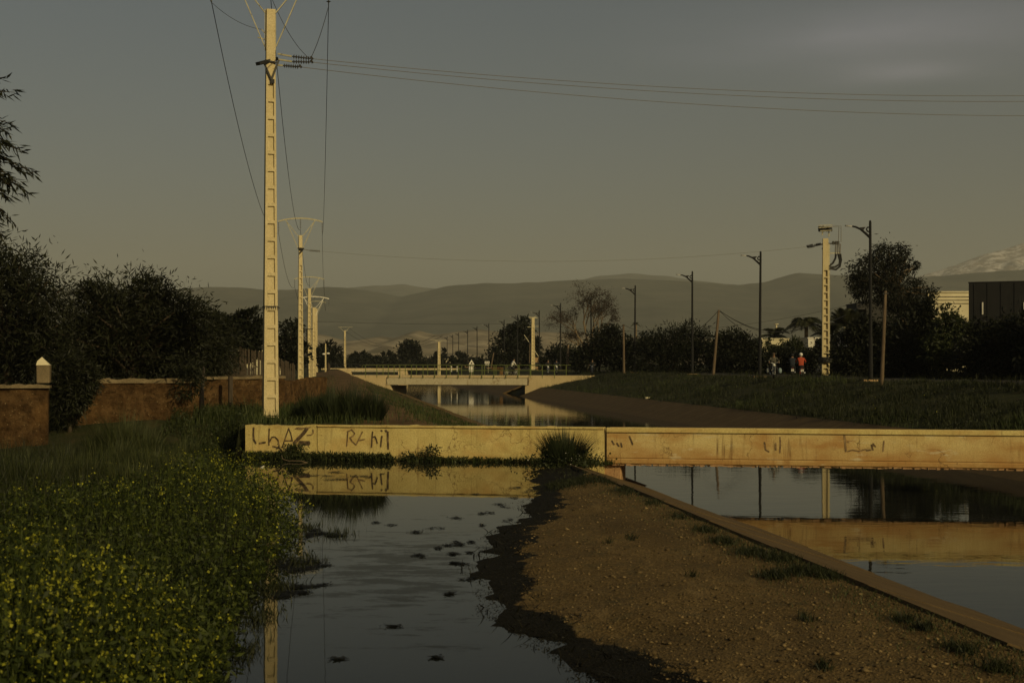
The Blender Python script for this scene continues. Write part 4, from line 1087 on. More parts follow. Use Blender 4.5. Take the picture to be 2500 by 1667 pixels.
for px0, px1, py, Y, lab in ((963, 998, 826, 420, 'low ochre house under the round tree'), (1018, 1040, 824, 430, 'small white house right of the round tree'), (1052, 1072, 823, 430, 'small ochre house behind the far lamps'), (1066, 1092, 825, 400, 'low adobe house above the triangular sign'), (1222, 1236, 822, 260, 'orange adobe hut behind the concrete pole'), (1330, 1345, 800, 300, 'small pale house behind the bare tree')):
    building('far_house', px0, px1, py, Y, .3, 6, M['adobe'] if 'white' not in lab and 'pale' not in lab else M['cream'], lab, 0, .1, ((.9, 1.2, .7, .7),), group=FG)
e = empty('low_parapet', pt(1129, 858, 205), 0, 'low brown parapet wall seen through the bridge railings', 'wall')
mb = MB(); mb.box((.8, .2, .75), (1.6, .4, .38)); mb.box((1.4, .2, .35), (.5, .5, 1.1)); mb.build('parapet', M['mud_wall'], e)

# ================================================================== SIGNS, MARKERS, BLOCKS
e = empty('warning_sign', pt(1083, 856, 214), 0, 'white triangular warning sign over a square white plate', 'road sign')
def tri(s, y, z): return [(-s / 2, y, z), (s / 2, y, z), (0, y, z + s * .866)]
mb = MB(); v = tri(.86, 0, 1.26); w_ = tri(.86, .03, 1.26); mb.add(v + w_, [(0, 1, 2), (5, 4, 3), (0, 3, 4, 1), (1, 4, 5, 2), (2, 5, 3, 0)]); mb.build('triangle_plate', M['white'], e)
mb = MB(); mb.add(tri(.30, -.012, 1.36), [(0, 1, 2)]); mb.add([(.02, -.016, 1.40), (.16, -.016, 1.52), (.10, -.016, 1.60), (-.02, -.016, 1.46)], [(0, 1, 2, 3)]); mb.build('symbol', M['joint'], e)
mb = MB(); mb.box((.0, 0, 1.10), (.78, .05, .12)); mb.build('plate_edge', M['white'], e)
mb = MB(); mb.box((-.03, .0, .55), (.70, .06, .78)); mb.build('square_plate', M['white'], e)
mb = MB(); mb.box((.02, .06, .5), (.07, .05, 1.7)); mb.build('post', M['galv'], e)
e = empty('distance_sign', pt(1119, 856, 220), 0, 'small white rectangular sign with dark lettering on a post', 'road sign')
mb = MB(); mb.box((0, 0, 1.62), (.74, .03, .34)); mb.build('plate', M['white'], e)
mb = MB(); mb.box((0, 0, 1.26), (.66, .03, .14)); mb.build('lower_plate', M['white'], e)
mb = MB(); mb.bar((.16, .03, 0), (.16, .03, 1.8), .06); mb.build('post', M['galv'], e)
mb = MB()
for pts in ([(-.24, 1.55), (-.24, 1.70), (-.14, 1.70), (-.14, 1.55), (-.24, 1.55)], [(-.08, 1.70), (-.02, 1.55), (.04, 1.70)], [(.18, 1.70), (.10, 1.70), (.10, 1.63), (.18, 1.63), (.18, 1.55), (.10, 1.55)], [(.30, 1.70), (.23, 1.70), (.23, 1.63), (.30, 1.63), (.30, 1.55), (.23, 1.55)]):
    stroke(mb, pts, .035, -.02)
mb.build('lettering', M['joint'], e)
for px, lab in ((1037, 'left white kerb marker post behind the railings'), (1050, 'right white kerb marker post behind the railings')):
    e = empty('marker_post', pt(px, 853, 240), 0, lab, 'post', 'white kerb marker posts')
    mb = MB(); mb.box((0, 0, .45), (.17, .17, .9), top=.8); mb.build('shaft', M['white'], e)
    mb = MB(); mb.box((0, 0, .62), (.18, .18, .14)); mb.build('band', M['joint'], e)
a = pt(1487, 919, 99)
mb = MB(); mb.box((a.x, a.y, a.z + .06), (.38, .34, .34), R(12)); tag(mb.build('concrete_block', M['cream'], bevel=.03), 'small pale concrete block at the top of the far lining', 'block')

# ================================================================== PEOPLE AND TWO-WHEELERS
def flat(name, c, rough=0.8): return plain(name, [tuple(x * .8 for x in c), c], 6, rough, 0.15, 60)
SKIN = flat('skin', (0.22, 0.13, 0.08)); HAIR = flat('dark hair', (0.012, 0.010, 0.008))
SHIRTS = {'red': flat('red shirt', (0.36, 0.055, 0.02)), 'white': flat('white shirt', (0.62, 0.60, 0.54)), 'dark': flat('dark jacket', (0.014, 0.014, 0.015)), 'navy': flat('navy jacket', (0.012, 0.016, 0.024))}
def stripe_mat():
    m, nt, lk, bs = new_mat('striped jacket')
    w = nt.new('ShaderNodeTexWave'); w.inputs['Scale'].default_value = 6.0; w.bands_direction = 'X'; w.inputs['Distortion'].default_value = 1.2
    lk.new(coord(nt), w.inputs[0])
    lk.new(ramp(nt, lk, w.outputs['Fac'], [(0.012, 0.012, 0.010), (0.014, 0.014, 0.012), (0.22, 0.20, 0.14)], [0, .72, .95]), bs.inputs['Base Color'])
    bs.inputs['Roughness'].default_value = .85
    return m
SHIRTS['striped'] = stripe_mat()
TROUSERS = flat('dark trousers', (0.014, 0.014, 0.016))
def body_mesh(name, J, edges, region):
    """one continuous skinned body; region(co) -> material slot"""
    keys = list(J)
    me = bpy.data.meshes.new(name + '_cage')
    me.from_pydata([J[k][0] for k in keys], [(keys.index(a), keys.index(b)) for a, b in edges], [])
    o = link('cage', me)
    o.modifiers.new('skin', 'SKIN'); sv = me.skin_vertices[0].data
    for i, k in enumerate(keys):
        r = J[k][1]; sv[i].radius = r if isinstance(r, tuple) else (r, r)
        sv[i].use_root = (k == 'pelvis')
    o.modifiers.new('sub', 'SUBSURF').levels = 1
    o.modifiers['sub'].render_levels = 1
    dg = bpy.context.evaluated_depsgraph_get(); dg.update()
    ev = o.evaluated_get(dg)
    out = bpy.data.meshes.new_from_object(ev)
    out.name = name
    bpy.data.objects.remove(o)
    out.materials.clear()
    for m in (SKIN, SHIRTS['dark'], TROUSERS): out.materials.append(m)
    out.polygons.foreach_set('material_index', [region(p.center) for p in out.polygons])
    out.polygons.foreach_set('use_smooth', [True] * len(out.polygons))
    return out
def rider_pose(lean=0.10, hand=(.30, .52, 1.06), foot=(.17, .22, .30), knee=(.20, .42, .66), seat=.80, reach_x=.30):
    J, E = {}, []
    J['pelvis'] = ((0, 0, seat), (.155, .13)); J['belly'] = ((0, lean * .3, seat + .20), (.150, .115)); J['chest'] = ((0, lean, seat + .42), (.175, .125))
    J['neck'] = ((0, lean * 1.25, seat + .60), .062); J['head'] = ((0, lean * 1.3 + .02, seat + .72), (.082, .095)); J['crown'] = ((0, lean * 1.3 + .01, seat + .83), (.070, .080))
    J['nose'] = ((0, lean * 1.3 + .125, seat + .72), .016)
    E += [('pelvis', 'belly'), ('belly', 'chest'), ('chest', 'neck'), ('neck', 'head'), ('head', 'crown'), ('head', 'nose')]
    for s, t in ((-1, 'l'), (1, 'r')):
        J['sh' + t] = ((s * .20, lean, seat + .52), .075); J['el' + t] = ((s * .34, (lean + hand[1]) * .42, seat + .30), .052)
        J['wr' + t] = ((s * hand[0], hand[1] - .06, hand[2] + .02), .036); J['pa' + t] = ((s * hand[0], hand[1] + .01, hand[2]), (.040, .024))
        E += [('chest', 'sh' + t), ('sh' + t, 'el' + t), ('el' + t, 'wr' + t), ('wr' + t, 'pa' + t)]
        for k in range(4):
            x = s * (hand[0] - .033 + .022 * k); ln = (.058, .066, .062, .048)[k]
            J[f'f{k}{t}'] = ((x, hand[1] + ln, hand[2] - .004), .0095); J[f'g{k}{t}'] = ((x, hand[1] + ln - .012, hand[2] - .045), .0085)
            E += [('pa' + t, f'f{k}{t}'), (f'f{k}{t}', f'g{k}{t}')]
        J['th' + t] = ((s * (hand[0] - .06), hand[1] + .015, hand[2] - .03), .010); E.append(('pa' + t, 'th' + t))
        kn = knee if s > 0 else (knee[0], knee[1], knee[2])
        J['hi' + t] = ((s * .10, .03, seat - .02), .100); J['kn' + t] = ((s * kn[0], kn[1], kn[2]), .066); J['an' + t] = ((s * foot[0], foot[1], foot[2]), .044); J['to' + t] = ((s * foot[0], foot[1] + .17, foot[2] - .04), (.042, .030))
        E += [('pelvis', 'hi' + t), ('hi' + t, 'kn' + t), ('kn' + t, 'an' + t), ('an' + t, 'to' + t)]
    return J, E
def region_for(seat, hand):
    def f(c):
        if c.z > seat + .60 and abs(c.x) < .14: return 0
        if c.y > hand[1] - .05 and c.z > seat + .05: return 0
        if c.z > seat + .06: return 1
        return 2
    return f
Jm, Em = rider_pose()
RIDER = body_mesh('rider', Jm, Em, region_for(.80, (.30, .52)))
Jb, Eb = rider_pose(lean=.24, hand=(.25, .56, 1.04), foot=(.13, .08, .25), knee=(.14, .34, .60), seat=.92)
CYCLIST = body_mesh('cyclist', Jb, Eb, region_for(.92, (.25, .56)))
def helmet_bm(r, full=False):
    mb = MB(); mb.ball((0, 0, 0), (r, r * 1.15, r), 12, 8); mb.box((0, r * 1.05, r * .12), (r * 1.4, r * .5, .015)); return mb
def person(me, loc, rz, label, shirt, seat, lean, head, headmat):
    o = link('person', me); o.location = loc; o.rotation_euler = (0, 0, rz)
    tag(o, label, 'person')
    o.material_slots[1].link = 'OBJECT'; o.material_slots[1].material = SHIRTS[shirt]
    mb = MB()
    if head == 'helmet': mb = helmet_bm(.132)
    elif head == 'cap':
        mb.ball((0, 0, 0), (.098, .112, .075), 10, 7); mb.box((0, .13, -.02), (.14, .12, .014))
    else: mb.ball((0, -.015, 0), (.092, .105, .095), 10, 7)
    h = mb.build({'helmet': 'helmet', 'cap': 'cap', 'hair': 'hair'}[head], headmat, o, smooth=True)
    h.location = (0, lean * 1.3 + .01, seat + .80)
    return o
BLACK = flat('black rubber', (0.010, 0.010, 0.010)); CHROME = plain('bright steel', [(.4, .4, .38), (.55, .55, .52)], 4, .35, 0, metal=.8); PLATE = flat('white plate', (.62, .60, .54)); LENS = flat('headlamp glass', (.55, .55, .5), .2)
PAINT = {'black': flat('black bodywork', (0.012, 0.012, 0.013), .35), 'red': flat('dark red bodywork', (0.10, 0.012, 0.008), .35), 'blue': flat('blue bodywork', (0.012, 0.02, 0.05), .35)}
def spokes(mb, c, r, n=10):
    for k in range(n):
        a = 2 * math.pi * k / n; mb.bar(c, (c[0], c[1] + r * math.cos(a), c[2] + r * math.sin(a)), .008)
def motorcycle(loc, rz, label, paint):
    e = empty('motorcycle', loc, rz, label, 'motorcycle')
    for y in (-.60, .62):
        mb = MB(); mb.torus((0, y, .29), .245, .045, 22, 6); w = mb.build('wheel', BLACK, e, smooth=True)
        mb = MB(); mb.tube([(-.05, y, .29), (.05, y, .29)], .05, 8); spokes(mb, (0, y, .29), .22); mb.torus((0, y, .29), .205, .014, 20, 4); mb.build('hub', CHROME, w)
    mb = MB(); mb.tube([(0, -.62, .62), (0, -.35, .66), (0, .0, .64), (0, .22, .70), (0, .36, .72), (0, .46, .62)], [.06, .11, .11, .15, .13, .05], 10); mb.box((0, .02, .42), (.24, .42, .30), top=.8); mb.build('body', PAINT[paint], e, smooth=False, bevel=.01)
    mb = MB(); mb.tube([(0, -.62, .73), (0, -.3, .75), (0, .12, .745)], [.07, .12, .09], 8); mb.build('saddle', BLACK, e)
    for s in (-1, 1):
        mb = MB(); mb.tube([(s * .06, .62, .29), (s * .07, .50, .72), (s * .07, .44, .95)], .022, 6); mb.build('fork', CHROME, e)
    mb = MB(); mb.tube([(-.37, .45, 1.03), (-.2, .47, 1.05), (0, .46, .98), (.2, .47, 1.05), (.37, .45, 1.03)], .016, 6); mb.build('handlebar', CHROME, e)
    for s in (-1, 1):
        mb = MB(); mb.tube([(s * .24, .47, 1.05), (s * .27, .45, 1.22)], .008, 5); mb.ball((s * .28, .45, 1.24), (.06, .015, .04)); mb.build('mirror', BLACK, e)
    mb = MB(); mb.ball((0, .55, .88), (.095, .07, .095), 10, 7); mb.build('headlight', LENS, e, smooth=True)
    mb = MB(); mb.box((0, .66, .60), (.11, .30, .02)); mb.box((0, -.74, .52), (.14, .22, .02)); mb.build('mudguard', PAINT[paint], e)
    mb = MB(); mb.box((0, -.83, .50), (.20, .02, .17)); mb.build('number_plate', PLATE, e)
    mb = MB(); mb.box((0, -.80, .66), (.13, .05, .06)); mb.build('tail_light', PAINT['red'], e)
    mb = MB(); mb.tube([(.14, .15, .28), (.16, -.2, .27), (.18, -.75, .36)], [.025, .035, .045], 8); mb.build('exhaust', CHROME, e)
    return e
ROAD = .70
def on_road(px, Y, z): return Vector(((px - CX) * Y / F, Y, z))
# red shirted rider going away, his neighbour, and the one coming towards us
pos = on_road(1840, 98, ROAD)
motorcycle(pos, R(-6), 'motorcycle with a square white number plate, riding away on the right bank', 'red')
person(RIDER, pos, R(-6), 'person in a red shirt and white helmet riding away on a motorcycle', 'red', .80, .10, 'helmet', SHIRTS['white'])
pos = on_road(1820, 104, ROAD)
motorcycle(pos, R(-10), 'dark motorcycle just left of the red shirted rider', 'black')
person(RIDER, pos, R(-10), 'person in dark clothes riding just left of the red shirted rider', 'navy', .80, .10, 'helmet', BLACK)
pos = on_road(1777, 92, ROAD)
motorcycle(pos, R(172), 'dark motorcycle coming towards the canal with its headlamp forward', 'black')
person(RIDER, pos, R(172), 'person in a striped jacket riding towards the viewer', 'striped', .80, .10, 'cap', flat('brown cap', (.10, .065, .04)))
mb = MB(); bgo = None
for s in (-1, 1):
    mb = MB(); mb.ball((0, 0, 0), (.13, .10, .19), 8, 6); b_ = mb.build('carrier_bag', flat('pale bag', (.20, .26, .27)) if s > 0 else flat('grey bag', (.22, .23, .22)), None, smooth=True)
    b_.location = (pos.x + s * .38, pos.y - .15, ROAD + .52); tag(b_, 'pale blue carrier bag hanging beside the striped rider' if s > 0 else 'grey carrier bag hanging beside the striped rider', 'bag')
# at the right end of the bridge
for px, Y, rz, lab, sh, hd, pt_ in ((1259, 151, 178, 'left', 'dark', 'hair', 'blue'), (1278, 153, 182, 'right', 'navy', 'helmet', 'black'), (1361, 152, 170, 'farther right', 'dark', 'hair', 'black')):
    pos = on_road(px, Y, 0); pos.z = max(ZD, gz(pos.x, pos.y)) + .005 if px < 1300 else gz(pos.x, pos.y)
    where = {'left': 'left one of the two', 'right': 'right one of the two', 'farther right': 'single one in the shade beyond them'}[lab]
    motorcycle(pos, R(rz), f'motorcycle at the right end of the bridge, {where}', pt_)
    person(RIDER, pos, R(rz), f'person in dark clothes on a motorcycle, {where}', sh, .80, .10, hd, HAIR if hd == 'hair' else BLACK)
def bicycle(loc, rz):
    e = empty('bicycle', loc, rz, 'dark bicycle crossing the bridge behind the green railing', 'bicycle')
    for y in (-.52, .54):
        mb = MB(); mb.torus((0, y, .34), .32, .018, 26, 5); w = mb.build('wheel', BLACK, e)
        mb = MB(); spokes(mb, (0, y, .34), .31, 14); mb.tube([(-.04, y, .34), (.04, y, .34)], .025, 6); mb.build('spokes', CHROME, w)
    mb = MB()
    for a, b in (((0, -.52, .34), (0, -.02, .30)), ((0, -.52, .34), (0, -.12, .82)), ((0, -.02, .30), (0, -.15, .90)), ((0, -.02, .30), (0, .38, .80)), ((0, -.12, .80), (0, .36, .86)), ((0, .54, .34), (0, .35, .96))): mb.tube([a, b], .017, 6)
    mb.build('frame', PAINT['black'], e)
    mb = MB(); mb.tube([(-.27, .48, 1.02), (-.12, .42, 1.03), (0, .37, 1.0), (.12, .42, 1.03), (.27, .48, 1.02)], .013, 6); mb.build('handlebar', CHROME, e)
    mb = MB(); mb.tube([(0, -.28, .93), (0, -.12, .94), (0, .0, .93)], [.08, .07, .025], 8); mb.build('saddle', BLACK, e)
    mb = MB(); mb.tube([(-.13, .08, .22), (-.06, .03, .30), (.06, -.05, .30), (.13, -.08, .38)], .012, 5); mb.torus((0, -.02, .30), .09, .012, 14, 4); mb.build('crank', CHROME, e)
    mb = MB(); mb.box((0, -.58, .66), (.26, .36, .03)); mb.box((0, -.58, .76), (.24, .30, .18)); mb.build('carrier', PAINT['black'], e)
pos = on_road(1174, 149.6, ZD)
bicycle(pos, R(-68))
person(CYCLIST, pos, R(-68), 'person in a white shirt cycling over the bridge', 'white', .92, .24, 'hair', HAIR)

# ================================================================== VEGETATION
def unit(n): 
    v = rng.normal(size=(n, 3)); return v / np.linalg.norm(v, axis=1, keepdims=True)
def leaf_cards(C, size, asp, axis=None, spread=1.0, droop=0.0):
    n = len(C)
    a = unit(n) * spread
    if axis is not None: a = a + axis
    a[:, 2] -= droop
    a /= np.linalg.norm(a, axis=1, keepdims=True)
    b = np.cross(a, unit(n)); b /= np.linalg.norm(b, axis=1, keepdims=True) + 1e-9
    L = (size * rng.uniform(.6, 1.3, n))[:, None] * a
    Wd = (size * asp * rng.uniform(.7, 1.2, n))[:, None] * b
    V = np.stack([C, C + L * .45 + Wd * .5, C + L, C + L * .45 - Wd * .5], 1).reshape(-1, 3)
    return V, np.arange(4 * n).reshape(n, 4)
def crown_points(blobs, n, clump=.28, per=40, shell=(.55, 1.0)):
    """leaf positions in clumps scattered through ellipsoids; returns points and outward directions"""
    area = np.array([b[1][0] * b[1][2] + b[1][0] * b[1][1] for b in blobs]); area = area / area.sum()
    P, D = [], []
    for (c, r), w in zip(blobs, area):
        k = max(3, int(n * w / per)); c = np.array(c); r = np.array(r)
        d = unit(k); rad = rng.uniform(shell[0] ** 2, shell[1] ** 2, k) ** .5
        cc = c + d * r * rad[:, None]
        m = max(1, int(n * w / k))
        sp = clump * float(np.mean(r)) * rng.uniform(.5, 1.25, k)
        q = cc[:, None, :] + rng.normal(size=(k, m, 3)) * sp[:, None, None] * np.array([1, 1, .75])
        dd = np.repeat(d[:, None, :], m, 1) + rng.normal(size=(k, m, 3)) * .3
        P.append(q.reshape(-1, 3)); D.append(dd.reshape(-1, 3))
    return np.concatenate(P), np.concatenate(D)
def blob(px, py, rx, ry, Y, dy=0.0, deep=.85):
    c = pt(px, py, Y + dy); s = Y / F
    return ((c.x, c.y, c.z), (rx * s, rx * s * deep, ry * s))
def tree(name, label, cat, base, blobs, n, leaf, size, asp=.38, clump=.26, per=40, trunk_r=.16, bark='bark', group=None, droop=0.0, outward=.6, limbs=True, shell=(.5, 1.0), floor=None, trunk_pts=None):
    base = Vector(base)
    e = empty(name, base, 0, label, cat, group)
    B = np.array(base)
    lb = [((np.array(c) - B), r) for c, r in blobs]
    P, D = crown_points(lb, n, clump, per, shell)
    if floor is not None: P[:, 2] = np.maximum(P[:, 2], floor + rng.uniform(0, .5, len(P)))
    V, Q = leaf_cards(P, size, asp, D * outward, 1.0, droop)
    link('crown' if cat != 'bush' else 'foliage', np_mesh('crown', V, Q, M[leaf]), e)
    mb = MB()
    if trunk_pts: tp = [Vector(p) - base for p in trunk_pts]
    else:
        c0 = Vector(np.mean([c for c, r in lb], axis=0)); tp = [Vector((0, 0, -.4)), Vector((c0.x * .15, c0.y * .15, c0.z * .35)), Vector((c0.x * .6, c0.y * .6, c0.z * .8))]
    mb.tube(tp, [trunk_r * (1.15 - .6 * i / (len(tp) - 1)) for i in range(len(tp))], 8)
    if limbs:
        for c, r in lb:
            for j in range(3):
                tgt = Vector(c) + Vector(unit(1)[0] * np.array(r) * .75)
                st = tp[0].lerp(tp[-1], random.uniform(.55, .95)) if len(tp) == 3 else tp[-2].lerp(tp[-1], random.uniform(.1, .9))
                md = st.lerp(tgt, .5) + Vector((0, 0, .12 * (tgt - st).length))
                mb.tube([st, md, tgt], [trunk_r * .45, trunk_r * .28, trunk_r * .08], 5)
    mb.build('trunk' if cat != 'bush' else 'stem', M[bark], e, smooth=True)
    return e
def base_at(px, Y): X = (px - CX) * Y / F; return (X, Y, gz(X, Y))

# left bank: willowy trees behind the earth walls
GL = 'willowy trees behind the earth walls'
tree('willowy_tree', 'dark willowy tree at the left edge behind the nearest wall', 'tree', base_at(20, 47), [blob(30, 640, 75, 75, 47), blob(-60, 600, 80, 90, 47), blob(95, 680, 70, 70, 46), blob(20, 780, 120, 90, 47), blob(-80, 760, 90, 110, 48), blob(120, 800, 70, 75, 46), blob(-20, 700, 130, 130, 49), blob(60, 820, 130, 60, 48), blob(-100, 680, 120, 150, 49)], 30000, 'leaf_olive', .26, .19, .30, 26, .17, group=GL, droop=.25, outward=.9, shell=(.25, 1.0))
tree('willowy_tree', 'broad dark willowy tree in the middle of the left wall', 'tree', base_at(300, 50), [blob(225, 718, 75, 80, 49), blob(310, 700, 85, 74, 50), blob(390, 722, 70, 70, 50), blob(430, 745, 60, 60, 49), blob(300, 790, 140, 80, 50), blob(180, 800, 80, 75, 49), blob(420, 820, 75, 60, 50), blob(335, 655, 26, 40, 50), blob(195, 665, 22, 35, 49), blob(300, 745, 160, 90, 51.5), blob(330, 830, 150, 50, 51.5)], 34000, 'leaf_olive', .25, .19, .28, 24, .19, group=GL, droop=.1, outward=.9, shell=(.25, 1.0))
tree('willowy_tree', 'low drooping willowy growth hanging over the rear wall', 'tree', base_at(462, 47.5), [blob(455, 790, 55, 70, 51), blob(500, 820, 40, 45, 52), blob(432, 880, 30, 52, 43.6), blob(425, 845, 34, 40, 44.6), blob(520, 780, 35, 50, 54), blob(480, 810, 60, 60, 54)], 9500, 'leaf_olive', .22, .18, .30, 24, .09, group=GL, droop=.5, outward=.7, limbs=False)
tree('overhanging_shrub', 'dark shrub overhanging the gap between the two front walls', 'bush', base_at(160, 42.6), [blob(155, 858, 44, 50, 42.6), blob(172, 905, 30, 46, 42.3), blob(140, 930, 30, 60, 42.6), blob(190, 870, 34, 36, 42.5)], 7000, 'leaf_olive', .20, .2, .3, 24, .07, droop=.5, outward=.6)
# the near tree out of frame whose sprays reach in at the upper left
Yn = 22.0
tb = Vector((-10.6, Yn, gz(-10.6, Yn)))
e = empty('overhanging_tree', tb, 0, 'near tree whose long leafed sprays hang in at the upper left edge', 'tree')
mb = MB(); lt = []
hub = Vector((-9.8, Yn, 5.2))
mb.tube([tb - tb - Vector((0, 0, .4)), (hub - tb) * .55, hub - tb], [.22, .17, .10], 8)
Cs, As = [], []
for (px, py), n in (((10, 178), 26), ((34, 212), 24), ((-30, 150), 30), ((30, 285), 24), ((10, 330), 60), ((45, 345), 46), ((75, 398), 60), ((60, 440), 52), ((15, 410), 60), ((-40, 370), 80), ((-60, 260), 70), ((20, 455), 50), ((-90, 420), 90), ((14, 505), 26), ((38, 520), 22), ((-70, 520), 80), ((-130, 300), 90), ((-150, 450), 100), ((22, 300), 40), ((40, 380), 50), ((28, 430), 50), ((0, 360), 80), ((-10, 440), 80), ((-20, 300), 60), ((50, 425), 30), ((5, 540), 50), ((-20, 560), 70)):
    tip = pt(px, py, Yn + random.uniform(-.8, .8)) - tb
    h2 = hub - tb
    midp = h2.lerp(tip, .55) + Vector((0, 0, .35))
    mb.tube([h2, midp, tip], [.035, .016, .004], 5)
    for _ in range(int(n * 1.9)):
        t = random.uniform(.5, 1.0)
        p = (midp.lerp(tip, (t - .55) / .45))
        Cs.append(np.array(p) + rng.normal(size=3) * .035); As.append(np.array((tip - midp).normalized()) * 1.1 + np.array([0, 0, -.35]))
V, Q = leaf_cards(np.array(Cs), .19, .17, np.array(As), 1.0)
link('crown', np_mesh('crown', V, Q, M['leaf_olive']), e)
mb.build('trunk', M['bark'], e, smooth=True)
# trees farther along the left bank
GT = 'background trees on the left bank'
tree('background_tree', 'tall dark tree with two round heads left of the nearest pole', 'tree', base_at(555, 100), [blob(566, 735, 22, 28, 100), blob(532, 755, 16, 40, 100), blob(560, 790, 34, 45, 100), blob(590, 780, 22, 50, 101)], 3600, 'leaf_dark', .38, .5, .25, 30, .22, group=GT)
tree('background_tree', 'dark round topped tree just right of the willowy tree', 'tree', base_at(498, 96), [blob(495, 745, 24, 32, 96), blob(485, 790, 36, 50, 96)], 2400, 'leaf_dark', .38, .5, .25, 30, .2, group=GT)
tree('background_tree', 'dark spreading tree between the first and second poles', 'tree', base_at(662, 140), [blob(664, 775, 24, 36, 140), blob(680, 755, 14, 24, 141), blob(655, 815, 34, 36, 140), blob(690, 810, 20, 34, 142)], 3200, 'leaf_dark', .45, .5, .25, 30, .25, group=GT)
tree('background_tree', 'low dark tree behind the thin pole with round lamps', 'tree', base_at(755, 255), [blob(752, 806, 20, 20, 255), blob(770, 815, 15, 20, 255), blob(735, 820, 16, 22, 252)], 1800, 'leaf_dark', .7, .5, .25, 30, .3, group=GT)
GP = 'trees dotted along the far plain'
tree('round_tree', 'large round dark tree on the plain behind the bridge', 'tree', base_at(940, 400), [blob(940, 803, 21, 24, 400), blob(932, 815, 16, 16, 400), blob(950, 812, 14, 18, 400)], 3000, 'leaf_dark', .9, .55, .22, 30, .5, group=GP)
tree('plain_tree', 'small pointed tree left of the round tree', 'tree', base_at(899, 400), [blob(899, 818, 9, 9, 400), blob(899, 827, 13, 9, 400)], 800, 'leaf_dark', .9, .5, .25, 30, .3, group=GP)
tree('plain_tree', 'low dark tree with a spike beside the forked pole', 'tree', base_at(832, 380), [blob(832, 820, 10, 9, 380), blob(846, 828, 18, 9, 380), blob(836, 812, 3, 10, 380)], 1100, 'leaf_dark', .9, .5, .25, 30, .3, group=GP)
tree('plain_tree', 'small round tree beside the far lamps', 'tree', base_at(1056, 420), [blob(1056, 815, 9, 6, 420), blob(1062, 818, 8, 6, 420)], 700, 'leaf_dark', .8, .5, .25, 30, .3, group=GP)
tree('plain_tree', 'slim dark tree right of the short pale pole', 'tree', base_at(1022, 400), [blob(1022, 812, 4, 11, 400), blob(1004, 818, 5, 9, 400)], 500, 'leaf_dark', .8, .5, .25, 30, .25, group=GP)
tree('big_dark_tree', 'big dark spreading tree in the middle distance behind the lamps', 'tree', base_at(1190, 265), [blob(1196, 752, 24, 24, 265), blob(1180, 775, 34, 26, 265), blob(1212, 780, 26, 30, 265), blob(1165, 805, 36, 26, 263), blob(1200, 812, 38, 24, 265), blob(1226, 800, 16, 26, 266), blob(1140, 822, 18, 14, 260)], 6500, 'leaf_dark', .7, .5, .24, 30, .55, group=None)
# hedge line on the plain
def mass(name, label, cat, spec, leaf, n, size, group=None, kind=None, asp=.5):
    blobs = [blob(*b) for b in spec]
    P, D = crown_points(blobs, n, .35, 16, (.3, 1.0))
    P[:, 2] = np.maximum(P[:, 2], .2)
    V, Q = leaf_cards(P, size, asp, D * .5)
    return tag(link(name, np_mesh(name, V, Q, M[leaf])), label, cat, group, kind)
spec = []
for k in range(46):
    px = 640 + k * 16 + random.uniform(-6, 6); Y = random.uniform(300, 460)
    spec.append((px, 838 - random.uniform(0, 4), random.uniform(11, 20), random.uniform(8, 15), Y))
mass('distant_scrub', 'dark scrub and hedges on the far plain', 'scrub', spec, 'leaf_dark', 15000, .95, kind='stuff')
for k, (px, py) in enumerate(((808, 818), (816, 815), (868, 822), (880, 816), (1012, 821), (1100, 825))):
    tree('cypress', ['slim cypress right of the forked pole', 'taller slim cypress right of the forked pole', 'slim cypress before the hills', 'pointed cypress left of the round tree', 'tiny cypress by the short pale pole', 'tiny cypress by the triangular sign'][k], 'tree', base_at(px, 380), [blob(px, py + 8, 4.2, 14, 380)], 380, 'leaf_dark', .7, .5, .25, 20, .2, group='cypresses on the far plain')

# bare tree
def bare_tree():
    Y = 172.0; s = Y / F
    b = Vector(base_at(1352, Y)); e = empty('bare_tree', b, 0, 'leafless spreading tree with drooping twigs behind the lamps', 'tree')
    mb, tw = MB(), MB(); tips = []
    def grow(p, d, ln, r, lev):
        q = p + d * ln * .5 + Vector((0, 0, ln * .03)); e2 = p + d * ln
        (mb if lev < 3 else tw).tube([p, q, e2], [r, r * .8, r * .62], 6 if lev < 2 else 3, cap=False)
        if lev >= 5: tips.append(e2); return
        n = (3, 3, 3, 3, 3)[lev]
        for k in range(n):
            nd = (d + Vector(unit(1)[0]) * (.55 if lev < 2 else .75)).normalized()
            if lev > 2: nd.z -= .28
            else: nd.z += .05
            nd.normalize()
            grow(p.lerp(e2, random.uniform(.55, 1.0)) if k else e2, nd, ln * random.uniform(.56, .80), r * .64, lev + 1)
    o = Vector((0, 0, -.3))
    for (px, py), st in (((1300, 730), (1345, 800)), ((1330, 690), (1350, 790)), ((1372, 690), (1357, 790)), ((1398, 720), (1362, 790)), ((1310, 770), (1346, 815))):
        a = pt(*st, Y) - b; t = pt(px, py, Y + random.uniform(-2, 2)) - b
        mb.tube([o + Vector((a.x * .6, 0, 0)), a], [.20, .15], 7, cap=False)
        d = (t - a); grow(a, d.normalized(), d.length * .50, .12, 0)
    mb.build('trunk', M['bark_pale'], e, smooth=True); tw.build('twig', M['twig'], e)
    C = np.array([np.array(t) for t in tips]); C = np.repeat(C, 4, 0) + rng.normal(size=(len(C) * 4, 3)) * .22
    V, Q = leaf_cards(C, .22, .3, None, 1.0, .5); link('dry_leaves', np_mesh('dry_leaves', V, Q, M['twig']), e)
bare_tree()

